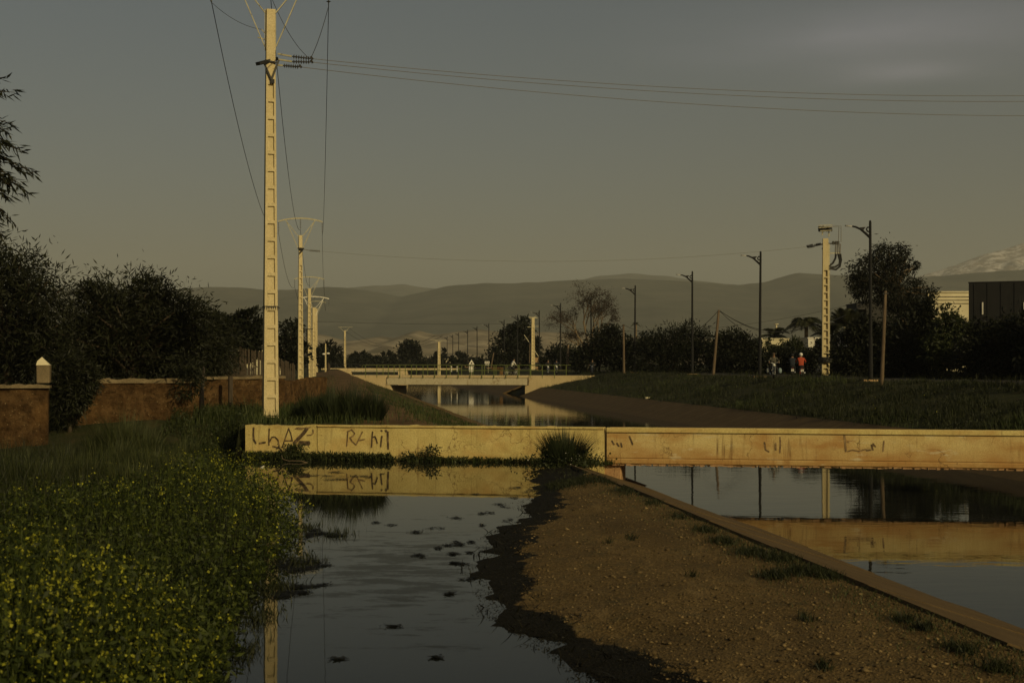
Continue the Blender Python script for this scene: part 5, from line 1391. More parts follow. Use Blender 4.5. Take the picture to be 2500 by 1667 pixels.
# right bank bushes
GB = 'bushes along the right bank road'
def bush(label, spec, Y, n, leaf='leaf_dark', size=.34, asp=.42, clump=.25, per=34, px=None, outward=.9, shell=(.2, 1.0)):
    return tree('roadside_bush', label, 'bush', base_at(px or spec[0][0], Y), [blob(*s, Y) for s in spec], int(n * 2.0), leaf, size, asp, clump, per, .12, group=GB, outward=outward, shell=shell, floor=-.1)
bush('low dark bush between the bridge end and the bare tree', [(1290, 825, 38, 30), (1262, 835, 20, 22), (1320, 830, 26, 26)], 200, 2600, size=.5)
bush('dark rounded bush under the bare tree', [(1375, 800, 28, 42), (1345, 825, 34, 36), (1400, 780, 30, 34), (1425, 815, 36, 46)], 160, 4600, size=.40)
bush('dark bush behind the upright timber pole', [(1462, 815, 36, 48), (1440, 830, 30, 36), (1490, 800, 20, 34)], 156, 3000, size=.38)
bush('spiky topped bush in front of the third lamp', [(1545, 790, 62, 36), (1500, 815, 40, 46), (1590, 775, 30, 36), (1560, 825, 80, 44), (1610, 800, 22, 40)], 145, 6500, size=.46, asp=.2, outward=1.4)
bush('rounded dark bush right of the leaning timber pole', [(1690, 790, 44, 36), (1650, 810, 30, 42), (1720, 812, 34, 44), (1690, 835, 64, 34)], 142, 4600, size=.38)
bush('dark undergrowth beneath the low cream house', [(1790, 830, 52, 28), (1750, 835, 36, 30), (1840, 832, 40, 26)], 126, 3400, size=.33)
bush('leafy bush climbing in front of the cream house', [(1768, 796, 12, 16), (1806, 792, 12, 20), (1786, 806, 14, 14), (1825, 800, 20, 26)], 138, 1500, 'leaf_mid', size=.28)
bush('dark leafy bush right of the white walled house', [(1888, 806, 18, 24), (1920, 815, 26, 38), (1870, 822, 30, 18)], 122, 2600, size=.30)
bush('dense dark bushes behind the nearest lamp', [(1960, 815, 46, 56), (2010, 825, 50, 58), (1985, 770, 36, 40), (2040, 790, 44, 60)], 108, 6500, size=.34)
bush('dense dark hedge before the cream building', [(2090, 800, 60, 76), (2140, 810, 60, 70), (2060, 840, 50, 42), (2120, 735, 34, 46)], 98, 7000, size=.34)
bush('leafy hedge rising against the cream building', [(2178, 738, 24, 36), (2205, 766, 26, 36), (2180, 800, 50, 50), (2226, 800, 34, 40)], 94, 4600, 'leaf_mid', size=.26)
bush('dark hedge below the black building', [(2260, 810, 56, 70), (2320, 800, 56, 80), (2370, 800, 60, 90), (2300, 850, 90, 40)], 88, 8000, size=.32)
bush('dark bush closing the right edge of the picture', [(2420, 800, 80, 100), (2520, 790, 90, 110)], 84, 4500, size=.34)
# eucalyptus
Y = 122.0
tb = Vector(base_at(2095, Y))
tree('eucalyptus', 'tall loose crowned eucalyptus behind the nearest lamp', 'tree', tb, [blob(*b, Y) for b in ((2035, 590, 40, 32), (1990, 620, 38, 38), (1972, 655, 24, 26), (2010, 665, 46, 32), (2056, 640, 36, 36), (2075, 580, 16, 26), (2096, 600, 13, 22), (2060, 690, 40, 26), (2100, 665, 24, 26), (2126, 680, 22, 30), (2085, 705, 40, 24))], 15000, 'leaf_grey', .36, .24, .30, 26, .26, 'bark_pale', droop=.6, outward=.4,
     trunk_pts=[tb + Vector((1.2, 0, -.4)), pt(2085, 770, Y), pt(2064, 700, Y), pt(2040, 640, Y)])
for k, (X, Y, s_) in enumerate(((41, 52, 1.0), (46, 61, 1.15), (43, 70, 1.0), (50, 77, 1.2), (36, 44, .9))):  # unseen trees added to throw shade over the right bank and hedge
    b_ = Vector((X, Y, gz(X, Y)))
    tree('roadside_tree', ['tall tree beside the road, second nearest outside the right edge', 'tall tree beside the road, third outside the right edge', 'tall tree beside the road, fourth outside the right edge', 'tall tree beside the road, farthest outside the right edge', 'tall tree beside the road, nearest outside the right edge'][k], 'tree', b_,
         [((X + dx * s_, Y + dy * s_, .7 + z * s_), (r * s_, r * s_, rz * s_)) for dx, dy, z, r, rz in ((0, 0, 8.5, 4.0, 3.6), (-2, 1, 6.5, 3.4, 2.6), (2, -1, 6.2, 3.6, 2.6), (0, 1, 4.2, 3.8, 2.2))], 3600, 'leaf_dark', .55, .5, .28, 26, .32, group='tall trees beside the road')
# palms
def palm(label, px, py, Y, nf, L, trunk_r, drop=.9, nl=26, group='palms behind the road'):
    b = Vector(base_at(px, Y)); top = pt(px, py, Y) - b
    e = empty('palm_tree', b, 0, label, 'palm', group)
    mb = MB(); mb.tube([(0, 0, -.3), (0, 0, top.z * .5), (0, 0, top.z)], [trunk_r * 1.2, trunk_r, trunk_r * .9], 8); mb.build('trunk', M['bark_pale'], e, smooth=True)
    mbf = MB()
    for k in range(nf):
        a = 2 * math.pi * (k + random.random() * .6) / nf; el = random.uniform(.15, 1.25)
        h = Vector((math.cos(a), math.sin(a), 0)); pts = []
        for i in range(8):
            t = i / 7; r = L * t
            pts.append(Vector((0, 0, top.z)) + h * r * math.cos(el) * (1 - .12 * t) + Vector((0, 0, r * math.sin(el) - drop * L * t * t * .75)))
        mbf.tube(pts, [.035 * (1 - .8 * i / 7) for i in range(8)], 3, cap=False)
        for i in range(nl):
            t = .12 + .88 * i / nl; f = t * 7; j = min(6, int(f)); p = pts[j].lerp(pts[j + 1], f - j); d = (pts[j + 1] - pts[j]).normalized()
            sd = d.cross(Vector((0, 0, 1))).normalized()
            for s in (-1, 1):
                ll_ = L * .30 * math.sin(math.pi * (.15 + .8 * t)) 
                q = p + (sd * s * .75 + d * .55 + Vector((0, 0, -.35))).normalized() * ll_
                w = d * .05
                mbf.add([p - w, p + w, q], [(0, 1, 2)])
    mbf.build('fronds', M['palm_leaf'], e)
palm('feathery palm left of the white walled house', 1852, 748, 143, 20, 3.3, .20, 1.0)
palm('smaller palm above the cream house', 1778, 772, 146, 16, 2.6, .18, .8)
palm('stiff palm with upright fronds left of the grey house', 1945, 752, 141, 24, 3.2, .25, .45)
palm('tiny far palm showing behind a lamp post', 1460, 745, 230, 14, 1.1, .22, .9, 12)
palm('low palm right of the transformer pole', 1912, 770, 130, 16, 2.6, .2, .7)

# ------------------------------------------------------------------ grass, weeds, rushes, flowers
def blades(n, XY, z0, h, w, lean=.35, hvar=.5, curl=.5):
    n = len(XY); h = h * rng.uniform(1 - hvar, 1 + hvar, n); a = rng.uniform(0, 2 * np.pi, n)
    d = np.stack([np.cos(a), np.sin(a)], 1) * (lean * h * rng.uniform(.1, 1, n))[:, None]
    s = rng.uniform(0, 2 * np.pi, n); sd = np.stack([np.cos(s), np.sin(s)], 1) * (w * rng.uniform(.6, 1.3, n) / 2)[:, None]
    B = np.concatenate([XY, z0[:, None]], 1)
    def P(t, side, ww):
        q = B.copy(); q[:, :2] += d * t ** (1 + curl) + sd * side * ww; q[:, 2] += h * t * (1 - .12 * t * curl); return q
    V = np.stack([P(0, -1, 1), P(0, 1, 1), P(.55, 1, .8), P(.55, -1, .8), P(1, 0, 0)], 1).reshape(-1, 3)
    o = (np.arange(n) * 5)[:, None]
    return V, np.concatenate([o + np.array([[0, 1, 2]]), o + np.array([[0, 2, 3]]), o + np.array([[3, 2, 4]])], 0)
def merge(parts):
    Vs, Fs, Ms, off = [], [], [], 0
    for V, Fc, mi in parts:
        Vs.append(V); Fs.append(Fc + off); Ms.append(np.full(len(Fc), mi)); off += len(V)
    return np.concatenate(Vs), np.concatenate(Fs), np.concatenate(Ms)
def q2t(Q): return np.concatenate([Q[:, [0, 1, 2]], Q[:, [0, 2, 3]]], 0)
def uvrand(n, u0, u1, v0, v1, dens=None):
    u = rng.uniform(u0, u1, n); t = rng.random(n)
    v = 1 / (1 / v0 + t * (1 / v1 - 1 / v0))          # denser near the viewer
    return np.stack([u * CS - v * SN, u * SN + v * CS], 1), u, v
# right bank
XY, u, v = uvrand(105000, 21.75, 31.0, 26, 165)
keep = (fbm(XY[:, 0] * .55, XY[:, 1] * .55, 90, 4) + rng.normal(0, .10, len(XY))) > -.16
XY = XY[keep]; z = ground_z(XY[:, 0], XY[:, 1]) - .02
tall = .13 + .50 * np.clip(fbm(XY[:, 0] * .7, XY[:, 1] * .7, 95, 4) + .22, 0, 1)
V, T = blades(0, XY, z, tall, .022, .5)
XF, _, _ = uvrand(260, 22, 31, 30, 120); zf_ = ground_z(XF[:, 0], XF[:, 1]) + rng.uniform(.2, .45, len(XF))
Vf, Qf = leaf_cards(np.concatenate([XF, zf_[:, None]], 1), .04, .9)
tone = (fbm(XY[:, 0] * .22, XY[:, 1] * .22, 131, 4) + rng.normal(0, .16, len(XY))) > .24
nb = len(XY); mi0 = np.tile(np.where(tone, 2, 0), 3)
Cc = np.concatenate([XY, z[:, None] + .04], 1)[rng.random(nb) < .35]; Cc[:, 2] += rng.uniform(0, .16, len(Cc))
Vc, Qc = leaf_cards(Cc, .11, .45, np.array([0, 0, .3]))
V, T, mi = merge([(V, T, 0), (Vf, q2t(Qf), 1), (Vc, q2t(Qc), 0)]); mi[:len(mi0)] = mi0
tag(link('bank_grass', np_mesh('bank_grass', V, T, [M['grass_shade'], M['petal'], M['grass']], mi)), 'rough dark grass with specks of flower on the right bank', 'grass', kind='stuff')
XY, u, v = uvrand(16000, 38.2, 60, 60, 165); z = ground_z(XY[:, 0], XY[:, 1]) - .02
V, T = blades(0, XY, z, .35, .04, .5)
tag(link('verge_grass', np_mesh('verge_grass', V, T, [M['grass_shade']])), 'dark grass on the far verge of the road', 'grass', kind='stuff')
# left bank behind the wall
XY, u, v = uvrand(75000, -9.5, 5.9, 39.5, 150)
wy = wall_y(XY[:, 0]); pth = np.exp(-((u - (1.7 + .5 * np.sin(v * .05))) / (.8 + .008 * v)) ** 2)
thin = np.where(u > 2.4, .72, .95) * (1 - .95 * pth)
keep = (XY[:, 1] > wy + .45) & (rng.random(len(u)) < thin * np.clip(.75 + fbm(XY[:, 0] * .6, XY[:, 1] * .6, 97, 3) * 1.6, .1, 1)) & ~((XY[:, 0] < -9.6) & (XY[:, 1] < 49))
XY = XY[keep]; u = u[keep]; v = v[keep]; z = ground_z(XY[:, 0], XY[:, 1]) - .02
hh = np.where(u > 2.2, .16, .26) * (1 + np.clip(fbm(XY[:, 0], XY[:, 1], 98, 2), -.4, .8))
V, T = blades(0, XY, z, hh, .02, .5)
tag(link('path_grass', np_mesh('path_grass', V, T, [M['grass']])), 'short green grass beside the dirt path on the left bank', 'grass', kind='stuff')

def rush(name, label, cat, X, Y, rad, h, n, leaf='reed', w=.012, lean=.75, group=None, zbase=None, flowers=0, leafy=0):
    e = empty(name, (X, Y, gz(X, Y) if zbase is None else zbase), 0, label, cat, group)
    r = rad * .45 * np.sqrt(rng.random(n)); a = rng.uniform(0, 2 * np.pi, n)
    B = np.stack([r * np.cos(a), r * np.sin(a), np.full(n, -.05)], 1)
    ln = h * rng.uniform(.55, 1.08, n); tilt = np.clip(rng.normal(.10, .16, n) + lean * (r / rad) * 1.3, -.1, 1.35); az = a + rng.normal(0, .35, n)
    ln = ln * (1 + .16 * np.sin(3 * az + 1 + X) + .12 * np.sin(7 * az + Y)); far_ = rng.random(n) < .07; ln = np.where(far_, ln * 1.22, ln); tilt = np.where(far_, tilt + rng.uniform(-.1, .5, n), tilt)
    D = np.stack([np.sin(tilt) * np.cos(az), np.sin(tilt) * np.sin(az), np.cos(tilt)], 1)
    sd = np.stack([-np.sin(az + .6), np.cos(az + .6), np.zeros(n)], 1) * (w / 2)
    droop = np.zeros((n, 3)); droop[:, 2] = -.10 * ln * np.sin(tilt); droop[:, :2] = D[:, :2] * (.08 * ln)[:, None]
    m = B + D * (ln * .6)[:, None]; t = B + D * ln[:, None] + droop
    V = np.stack([B - sd, B + sd, m + sd * .8, m - sd * .8, t], 1).reshape(-1, 3); o = (np.arange(n) * 5)[:, None]
    T = np.concatenate([o + np.array([[0, 1, 2]]), o + np.array([[0, 2, 3]]), o + np.array([[3, 2, 4]])], 0)
    link('stems', np_mesh('stems', V, T, M[leaf]), e)
    if leafy:
        C = np.stack([rng.normal(0, rad * .62, leafy), -abs(rng.normal(0, rad * .5, leafy)) * .9, abs(rng.normal(0, .16, leafy))], 1)
        V, Q = leaf_cards(C, .085, .5, np.array([0, 0, .6])); link('leaves', np_mesh('leaves', V, Q, M['leaf_mid']), e)
    if flowers:
        C = np.stack([rng.normal(0, rad * .5, flowers), -abs(rng.normal(0, rad * .5, flowers)) - .1, rng.uniform(.08, .42, flowers)], 1)
        V, Q = leaf_cards(C, .035, .9); link('blossom', np_mesh('blossom', V, Q, M['petal_white']), e)
    return e
rush('rush_clump', 'big round clump of rushes in front of the wall joint', 'rushes', (1297 - CX) * 36.0 / F, 36.0, .66, .98, 2400, w=.014, lean=.85, zbase=-.92, flowers=60, leafy=2600)
for k, (px, Y, r, h) in enumerate(((722, 41.2, .55, .86), (765, 41.0, .6, .98), (815, 41.0, .55, 1.0), (858, 41.3, .5, .84), (690, 41.6, .4, .55))):
    rush('rush_clump', ['leftmost but one of the rush clumps behind the low wall', 'second tall rush clump behind the low wall', 'tallest middle rush clump behind the low wall', 'rightmost rush clump behind the low wall', 'small rush clump nearest the concrete pole'][k], 'rushes', (px - CX) * Y / F, Y, r, h, 900, w=.016, lean=.35, group='rush clumps behind the low wall')
for k, (px, Y, r, h, n) in enumerate(((285, 37.5, .8, 1.25, 900), (330, 37.0, .7, .95, 600), (225, 38.0, .6, .9, 400), (420, 39.0, .6, .7, 400), (150, 36.0, .5, .55, 260), (60, 35.0, .5, .55, 260), (250, 31.0, .8, .95, 900), (345, 29.5, .8, .9, 900), (420, 28.0, .7, .75, 700), (180, 27.0, .8, .8, 800), (90, 24.5, .8, .65, 700), (300, 24.0, .8, .7, 800), (20, 29.0, .7, .7, 600))):
    rush('grass_clump', ['tallest pale grass clump before the crumbling wall', 'pale grass clump right of the tallest one', 'thin grass clump in the gap between the walls', 'low grass clump near the wall shadow', 'grass clump below the gate pillar', 'grass clump at the left edge below the nearest wall', 'shaggy grass mound behind the flowers, left of its twin', 'shaggy grass mound behind the flowers, right of its twin', 'low shaggy grass beside the lit flowers near the wall end', 'shaggy grass patch between the flowers and the gate pillar', 'dark grass patch low at the left behind the flowers', 'dark grass patch in the middle of the flower bank', 'grass patch at the left edge below the wall corner'][k], 'grass', (px - CX) * Y / F, Y, r, h, n, 'tall_grass', .014, .55, group='tall grass clumps below the earth walls')

# weeds at the foot of the concrete wall
t = rng.random(9000) ** 1.0
Lw = 10.2
xw = t * Lw; off = -abs(rng.normal(0, .14, len(t))) - .01
XY = np.stack([WA.x + WD.x * xw + WD.y * -off * -1, WA.y + WD.y * xw + off], 1)
dense = np.where(xw < 4.0, 1.0, .42) * np.clip(.6 + 1.6 * fbm(xw * .9, xw * 0, 101, 3), .08, 1)
keep = rng.random(len(t)) < dense; XY = XY[keep]; xw = xw[keep]
V1, T1 = blades(0, XY, np.full(len(XY), -.97), np.where(xw < 3.5, .22, .15), .016, .7)
n = 5200; xk = np.concatenate([rng.uniform(0, 4.2, 2400), rng.uniform(0, 9.8, 1500), 4.9 + rng.normal(0, .22, 200), 5.35 + rng.normal(0, .10, 200), rng.uniform(0, 9.8, 400), 1.45 + rng.normal(0, .16, 500)])
hk = np.concatenate([rng.uniform(0, .20, 2400), rng.uniform(0, .12, 1500), rng.uniform(0, .25, 200), rng.uniform(0, .42, 200), rng.uniform(0, .10, 400), rng.uniform(0, .42, 500)])
C = np.stack([WA.x + WD.x * xk, WA.y + WD.y * xk - .06 - abs(rng.normal(0, .16, n)), -.95 + hk], 1)
V2, Q2 = leaf_cards(C, .085, .45, np.array([0, -.2, .5]))
V, T, mi = merge([(V1, T1, 0), (V2, q2t(Q2), 1)])
tag(link('wall_weeds', np_mesh('wall_weeds', V, T, [M['grass'], M['leaf_mid']], mi)), 'green weeds growing along the foot of the graffiti wall', 'weeds', kind='stuff')
mb = MB(); a = pt(650, 1046, 38.3)
mb.tube([pt(646, 1046, 38.2), pt(650, 1054, 38.1), pt(662, 1058, 38.0), pt(690, 1058, 37.9), pt(706, 1062, 37.8)], .012, 5); tag(mb.build('dead_branch', M['bark_pale'], smooth=True), 'pale curved dead stick among the weeds below the graffiti', 'stick')

# mustard in flower on the left shore
n = 17000
Yp = 1 / (1 / 8.6 + rng.random(n) * (1 / 38.0 - 1 / 8.6))
Xp = shl(Yp) + .12 * (Yp < 26) - .25 * (Yp > 29) - rng.random(n) ** 1.15 * np.minimum(9.0, 3.2 + .36 * Yp)
bulge = np.exp(-((Yp - 22) / 4.5) ** 2)                           # the bushiest part leans out over the water
zg = np.maximum(ground_z(Xp, Yp), ZP - .05)
dsh = shl(Yp) - Xp
lowright = np.clip(1 - dsh / 3.4, 0, 1)
near = np.clip((15.2 - Yp) / 4, 0, 1)
fl = np.clip(np.maximum(lowright ** .7 * np.clip((Yp - 13) / 5, .5, 1), near), 0, 1)
lump = np.clip(.62 + 1.5 * fbm(Xp * .75, Yp * .45, 120, 4), .12, 1.25)
hp = rng.uniform(.34, .72, n) * (.6 + .4 * fl) * np.clip(dsh * .9 + .55, .45, 1.0) * (.72 + .45 * lump) * (1 + .35 * bulge * np.clip(1.6 - dsh * .5, 0, 1)) * (1 - .45 * sstep(Yp, 26, 32))
leanx = .38 * bulge * np.clip(1.2 - dsh * .5, 0, 1) * rng.uniform(.3, 1.2, n)
XYp = np.stack([Xp, Yp], 1)
V1, T1 = blades(0, XYp, zg - .03, hp, .008, .35, .5, .05)
rep = 7
C = np.repeat(np.concatenate([XYp, zg[:, None]], 1), rep, 0); hr = np.repeat(hp, rep); tt = rng.uniform(.08, .97, len(C))
C[:, 2] += hr * tt; C[:, 0] += np.repeat(leanx, rep) * tt; C[:, :2] += rng.normal(size=(len(C), 2)) * .065
V2, Q2 = leaf_cards(C, .078, .38, np.array([0, 0, .25]))
sel = rng.random(n) < fl * np.where(Yp > 18, .85, .36) * lump ** 1.6
fn = 5
Cf = np.repeat(np.concatenate([XYp + np.stack([leanx, leanx * 0], 1), (zg + hp)[:, None]], 1)[sel], fn, 0); Cf += rng.normal(size=Cf.shape) * np.array([.04, .04, .035])
Cf = Cf[rng.random(len(Cf)) < .5]
fs = .0225 * rng.uniform(.5, 1.5, len(Cf))
V3, Q3 = leaf_cards(Cf, 1.0, .95); V3 = (V3.reshape(-1, 4, 3) - Cf[:, None, :]) * fs[:, None, None] + Cf[:, None, :]; V3 = V3.reshape(-1, 3)
V4, Q4 = leaf_cards(Cf, 1.0, .95); V4 = (V4.reshape(-1, 4, 3) - Cf[:, None, :]) * fs[:, None, None] + Cf[:, None, :]; V4 = V4.reshape(-1, 3)
V, T, mi = merge([(V1, T1, 0), (V2, q2t(Q2), 0), (V3, q2t(Q3), 1), (V4, q2t(Q4), 1)])
tag(link('flowering_weeds', np_mesh('flowering_weeds', V, T, [M['mustard_leaf'], M['petal']], mi)), 'dense yellow flowering weeds covering the left shore of the pond', 'flowers', kind='stuff')
n = 32000
Yp = 1 / (1 / 9 + rng.random(n) * (1 / 41.0 - 1 / 9)); Xp = shl(Yp) - .2 - rng.random(n) * (5 + .30 * Yp)
zg = ground_z(Xp, Yp); XYp = np.stack([Xp, Yp], 1)
tallz = np.clip((shl(Yp) - Xp - 1.2) / 2.5, 0, 1) * np.clip((Yp - 15) / 8, 0, 1)
V, T = blades(0, XYp, zg - .03, .28 + .50 * tallz * (1 + .6 * np.clip(fbm(Xp * .6, Yp * .6, 143, 3), -.5, 1)) * (1 - .55 * sstep(Yp, 27, 35)), .011, .6)
tag(link('shore_grass', np_mesh('shore_grass', V, T, [M['grass_shade']])), 'dark rough grass behind the flowers on the left shore', 'grass', kind='stuff')

n = 5200
Xk = rng.uniform(-10.4, -7.55, n); Yk = rng.uniform(38.6, 47.0, n); ok = ~((Yk < 41.5) & (Xk < -9.6)); Xk, Yk = Xk[ok], Yk[ok]
hk = .55 * np.clip(.55 + 1.4 * fbm(Xk * .8, Yk * .8, 140, 3), .15, 1.1)
C = np.stack([Xk, Yk, ground_z(Xk, Yk) + rng.random(len(Xk)) * hk], 1)
V1, T1 = blades(0, np.stack([Xk, Yk], 1), ground_z(Xk, Yk) - .03, hk * 1.05, .014, .5)
V2, Q2 = leaf_cards(C, .10, .42, np.array([0, -.2, .4]))
V, T, mi = merge([(V1, T1, 0), (V2, q2t(Q2), 1)])
tag(link('bank_weeds', np_mesh('bank_weeds', V, T, [M['grass'], M['leaf_mid']], mi)), 'leafy green weeds between the earth wall and the concrete wall end', 'weeds', kind='stuff')
# sodden weed along the right shore, and rafts of it on the pond
n = 17000
Yp = 1 / (1 / 9.0 + rng.random(n) * (1 / 37.5 - 1 / 9.0)); a0, a1 = shr(Yp), grv(Yp)
edge = fbm(Yp * 2.2, Yp * 0 + 3, 110, 4) * .35; edge2 = fbm(Yp * 1.6, Yp * 0 + 8, 111, 4) * .35
Xp = a0 - .12 + edge + rng.random(n) * np.maximum(.15, (a1 - a0 + .15 + edge2 - edge))
Zp = np.maximum(ground_z(Xp, Yp), ZP) - .01
V1, T1 = blades(0, np.stack([Xp, Yp], 1), Zp, np.where(rng.random(n) < .02, .08, .014), .018, 2.6, .6)
rafts = []
def raft(px, py, rx, ry, n, up=.016):
    n = int(n * 2.2)
    Y = (CZ - ZP) * F / (py - HY); X = (px - CX) * Y / F; s = Y / F
    sy = Y * Y / (F * (CZ - ZP)) * ry
    kc = rng.integers(0, 4, n); ox = rng.normal(0, rx * s * .42, 4)[kc]; oy = rng.normal(0, sy * .45, 4)[kc]; ww = rng.uniform(.12, .34, 4)[kc]
    C = np.stack([X + ox + rng.normal(0, 1, n) * rx * s * ww, Y + oy + rng.normal(0, 1, n) * sy * ww * .8, ZP + .004 + abs(rng.normal(0, up * .5, n))], 1)
    rafts.append(C)
for px, py, rx, ry, n in ((1147, 1158, 14, 3, 60), (1123, 1178, 18, 3, 80), (1050, 1190, 16, 3, 50), (1108, 1205, 8, 3, 30), (1042, 1250, 26, 6, 170), (965, 1275, 20, 4, 90), (1010, 1258, 10, 3, 40), (1040, 1296, 22, 5, 120), (1046, 1272, 16, 4, 70), (1000, 1213, 22, 2, 40), (960, 1222, 34, 2.5, 60), (905, 1205, 16, 2, 40), (870, 1200, 14, 2, 40), (1085, 1245, 14, 3, 50), (1030, 1365, 16, 3, 50), (1080, 1330, 14, 4, 50), (1100, 1135, 12, 2, 40), (1180, 1142, 14, 2, 40), (1075, 1270, 10, 3, 40), (765, 1225, 48, 9, 420), (720, 1222, 30, 10, 260), (700, 1298, 46, 12, 420), (660, 1300, 40, 14, 300), (650, 1360, 50, 14, 420), (690, 1345, 34, 8, 160), (750, 1300, 30, 5, 70), (740, 1345, 26, 4, 60), (830, 1092, 24, 4, 140), (780, 1085, 30, 3, 110), (720, 1092, 40, 4, 140), (760, 1102, 60, 3, 160), (690, 1112, 30, 3, 60), (880, 1088, 10, 2, 30), (1000, 1510, 18, 3, 30), (780, 1512, 22, 4, 50), (640, 1135, 24, 5, 120), (900, 1440, 30, 3, 40), (1195, 1120, 20, 3, 60), (1220, 1128, 16, 4, 80), (1160, 1165, 10, 2, 30), (1170, 1195, 12, 2, 40)):
    raft(px, py, rx, ry, n)
RC = np.concatenate(rafts)
nr = len(RC); a_ = rng.uniform(0, 6.28, nr); b_ = rng.normal(0, .10, nr); lr = .042 * rng.uniform(.4, 1.5, nr)
ax_ = np.stack([np.cos(a_), np.sin(a_), np.clip(b_, -.05, .5)], 1) * lr[:, None]; sd_ = np.stack([-np.sin(a_), np.cos(a_), b_ * .2], 1) * (lr * .28)[:, None]
V2 = np.stack([RC, RC + ax_ * .5 + sd_, RC + ax_, RC + ax_ * .5 - sd_], 1).reshape(-1, 3); Q2 = np.arange(4 * nr).reshape(nr, 4)
V, T, mi = merge([(V1, T1, 0), (V2, q2t(Q2), 0)])
tag(link('pond_weed', np_mesh('pond_weed', V, T, [M['algae']], mi)), 'sodden dark weed along the shore and afloat on the pond', 'weed', kind='stuff')
# emergent green shoots where the weed rafts meet the flowers
C = []
for px, py, rx, n in ((700, 1215, 40, 260), (770, 1228, 46, 160), (690, 1295, 44, 260), (640, 1352, 46, 260), (600, 1420, 40, 240), (560, 1500, 40, 240)):
    Y = (CZ - ZP) * F / (py - HY); X = (px - CX) * Y / F
    C.append(np.stack([X + rng.normal(0, rx * Y / F * .5, n), Y + rng.normal(0, .35, n)], 1))
C = np.concatenate(C)
V1, T1 = blades(0, C, np.full(len(C), ZP - .03), .11, .010, .8)
tag(link('pond_shoots', np_mesh('pond_shoots', V1, T1, [M['grass_shade']])), 'green shoots standing in the shallow water off the left shore', 'weed', kind='stuff')

# stones and tufts on the gravel spit
n = 15000
Yp = 1 / (1 / 9.5 + rng.random(n) * (1 / 36.5 - 1 / 9.5)); a1 = grv(Yp) - .1
ue = (UL0 + .1 + Yp * 0); Xr = ue * CS - ((Yp - ue * SN) / CS) * SN
Xp = a1 + rng.random(n) * (Xr - a1); ok = Xr > a1; Xp, Yp = Xp[ok], Yp[ok]; n = len(Xp)
sz = np.minimum(.004 + rng.exponential(.0055, n), .045)
Z = ground_z(Xp, Yp)
oct_ = np.array([[1, 0, 0], [0, 1, 0], [-1, 0, 0], [0, -1, 0], [0, 0, 1], [0, 0, -1]], float)
ofs = np.array([[4, 0, 1], [4, 1, 2], [4, 2, 3], [4, 3, 0], [5, 1, 0], [5, 2, 1], [5, 3, 2], [5, 0, 3]])
th = rng.uniform(0, 6.28, n); c_, s_ = np.cos(th), np.sin(th)
jit = oct_[None] * (sz[:, None, None] * rng.uniform(.55, 1.35, (n, 6, 1))) * np.array([1.2, .9, .6])
vx = jit[:, :, 0] * c_[:, None] - jit[:, :, 1] * s_[:, None]; vy = jit[:, :, 0] * s_[:, None] + jit[:, :, 1] * c_[:, None]
V = np.stack([vx + Xp[:, None], vy + Yp[:, None], jit[:, :, 2] + Z[:, None] + sz[:, None] * .25], -1).reshape(-1, 3)
T = (np.arange(n)[:, None, None] * 6 + ofs[None]).reshape(-1, 3)
ns = 1500
js = rng.integers(0, n, ns); a_ = rng.uniform(0, 6.28, ns); ls = rng.uniform(.03, .13, ns)
Cs_ = np.stack([Xp[js], Yp[js], Z[js] + .008], 1) + np.stack([rng.normal(0, .1, ns), rng.normal(0, .1, ns), np.zeros(ns)], 1)
ax_ = np.stack([np.cos(a_), np.sin(a_), rng.uniform(0, .15, ns)], 1) * ls[:, None]; sd_ = np.stack([-np.sin(a_), np.cos(a_), np.zeros(ns)], 1) * .006
Vs_ = np.stack([Cs_ - sd_, Cs_ + sd_, Cs_ + ax_], 1).reshape(-1, 3)
T = np.concatenate([T, np.arange(3 * ns).reshape(ns, 3) + len(V)]); V = np.concatenate([V, Vs_])
M['stone'] = leafm('loose stones', [(0.040, 0.028, 0.012), (0.085, 0.058, 0.024), (0.19, 0.135, 0.06)], 0.0, .9)
tag(link('gravel', np_mesh('gravel', V, T, [M['stone']])), 'loose gravel scattered over the spit between pond and canal', 'gravel', kind='stuff')
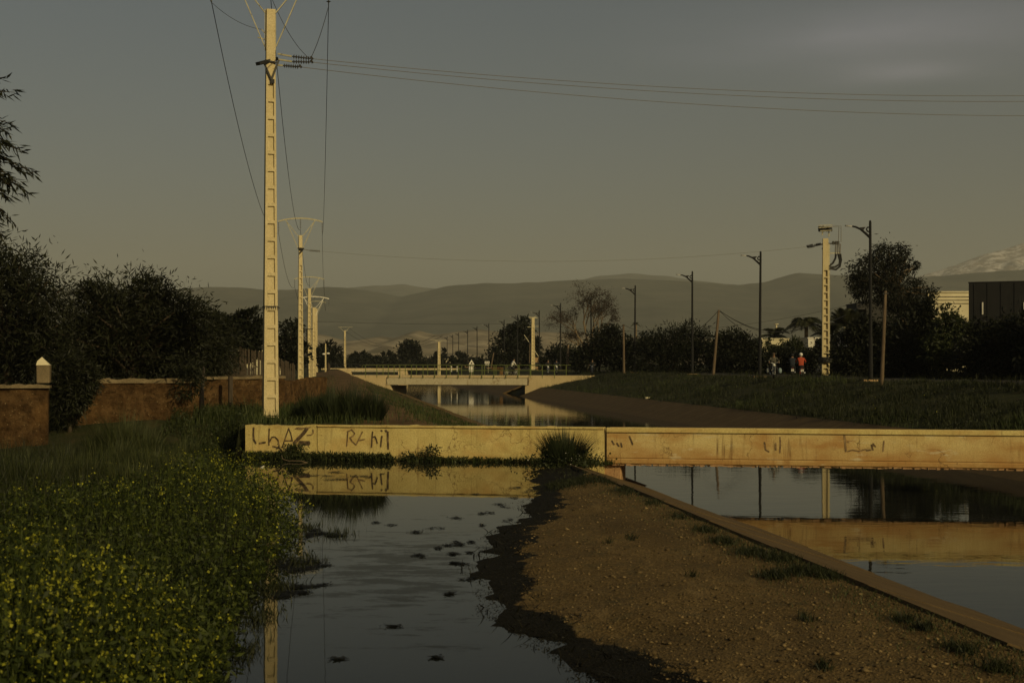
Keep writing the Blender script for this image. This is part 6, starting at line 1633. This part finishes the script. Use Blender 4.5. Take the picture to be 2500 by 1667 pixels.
# straws and tufts
B_ = []
def tufts(px, py, rx, ry, n):
    Y = (CZ + .83) * F / (py - HY); X = (px - CX) * Y / F
    B_.append(np.stack([X + rng.normal(0, rx * Y / F * .5, n), Y + rng.normal(0, ry * Y * Y / (F * 2.53) * .5, n)], 1))
for px, py, rx, ry, n in ((1400, 1108, 40, 8, 900), (1440, 1132, 36, 9, 600), (1340, 1105, 40, 9, 900), (1290, 1110, 44, 8, 900), (1620, 1222, 30, 8, 320), (1665, 1248, 36, 9, 420), (1730, 1275, 40, 10, 600), (1790, 1290, 44, 10, 700), (1850, 1320, 50, 12, 900), (1780, 1330, 36, 9, 420), (1900, 1330, 26, 8, 400), (1560, 1190, 26, 7, 180), (1500, 1160, 24, 7, 180), (2080, 1430, 30, 10, 160), (1850, 1425, 20, 8, 80), (2120, 1450, 30, 8, 160), (2210, 1500, 40, 14, 260), (2290, 1545, 40, 14, 260), (1890, 1540, 22, 8, 90), (1450, 1240, 14, 4, 50), (1400, 1250, 10, 3, 30), (1590, 1325, 12, 4, 40), (1660, 1245, 16, 5, 80)):
    tufts(px, py, rx, ry, n)
C = np.concatenate(B_); u_, v_ = to_uv(C[:, 0], C[:, 1]); C = C[u_ < UL0 + .15]
V1, T1 = blades(0, C, ground_z(C[:, 0], C[:, 1]) - .01, .085, .010, 1.0)
n = 5200; Yp = 1 / (1 / 10 + rng.random(n) * (1 / 36 - 1 / 10)); ue = UL0 - abs(rng.normal(0, .45, n)); Xp = ue * CS - ((Yp - ue * SN) / CS) * SN
V2, T2 = blades(0, np.stack([Xp, Yp], 1), ground_z(Xp, Yp) - .01, .05, .008, 1.2)
V, T, mi = merge([(V1, T1, 0), (V2, T2, 1)])
tag(link('spit_grass', np_mesh('spit_grass', V, T, [M['grass_shade'], M['tall_grass']], mi)), 'sparse low grass tufts along the lining edge of the gravel spit', 'grass', kind='stuff')
# litter afloat
for px, py, lab in ((603, 1073, 'scrap of white plastic afloat before the graffiti wall'), (1105, 1204, 'pale scrap afloat in the middle of the pond')):
    Y = (CZ - ZP) * F / (py - HY); mb = MB()
    mb.ball((0, 0, .03), (.06, .05, .05), 7, 5); mb.ball((.05, .02, .06), (.03, .03, .045), 6, 4); mb.ball((-.06, 0, .02), (.05, .03, .02), 6, 4)
    sc_ = .6 if px == 603 else .3
    for k in range(len(mb.v)): mb.v[k] = tuple((c + random.uniform(-.012, .012)) * sc_ for c in mb.v[k])
    o = mb.build('plastic_scrap', M['litter']); o.location = ((px - CX) * Y / F, Y, ZP - .01); tag(o, lab, 'litter')

# ================================================================== HAZE
mb = MB(); mb.box((0, 6500, 520), (18400, 17000, 1060))
hz = tag(mb.build('haze', []), kind='stuff')
m, nt, lk, bs = new_mat('haze')
nt.remove(bs)
pv = nt.new('ShaderNodeVolumePrincipled')
pv.inputs['Color'].default_value = HAZE_COLOR
pv.inputs['Density'].default_value = HAZE_DENSITY
pv.inputs['Anisotropy'].default_value = 0.0
lk.new(pv.outputs[0], nt['Material Output'].inputs['Volume'])
hz.data.materials.append(m)
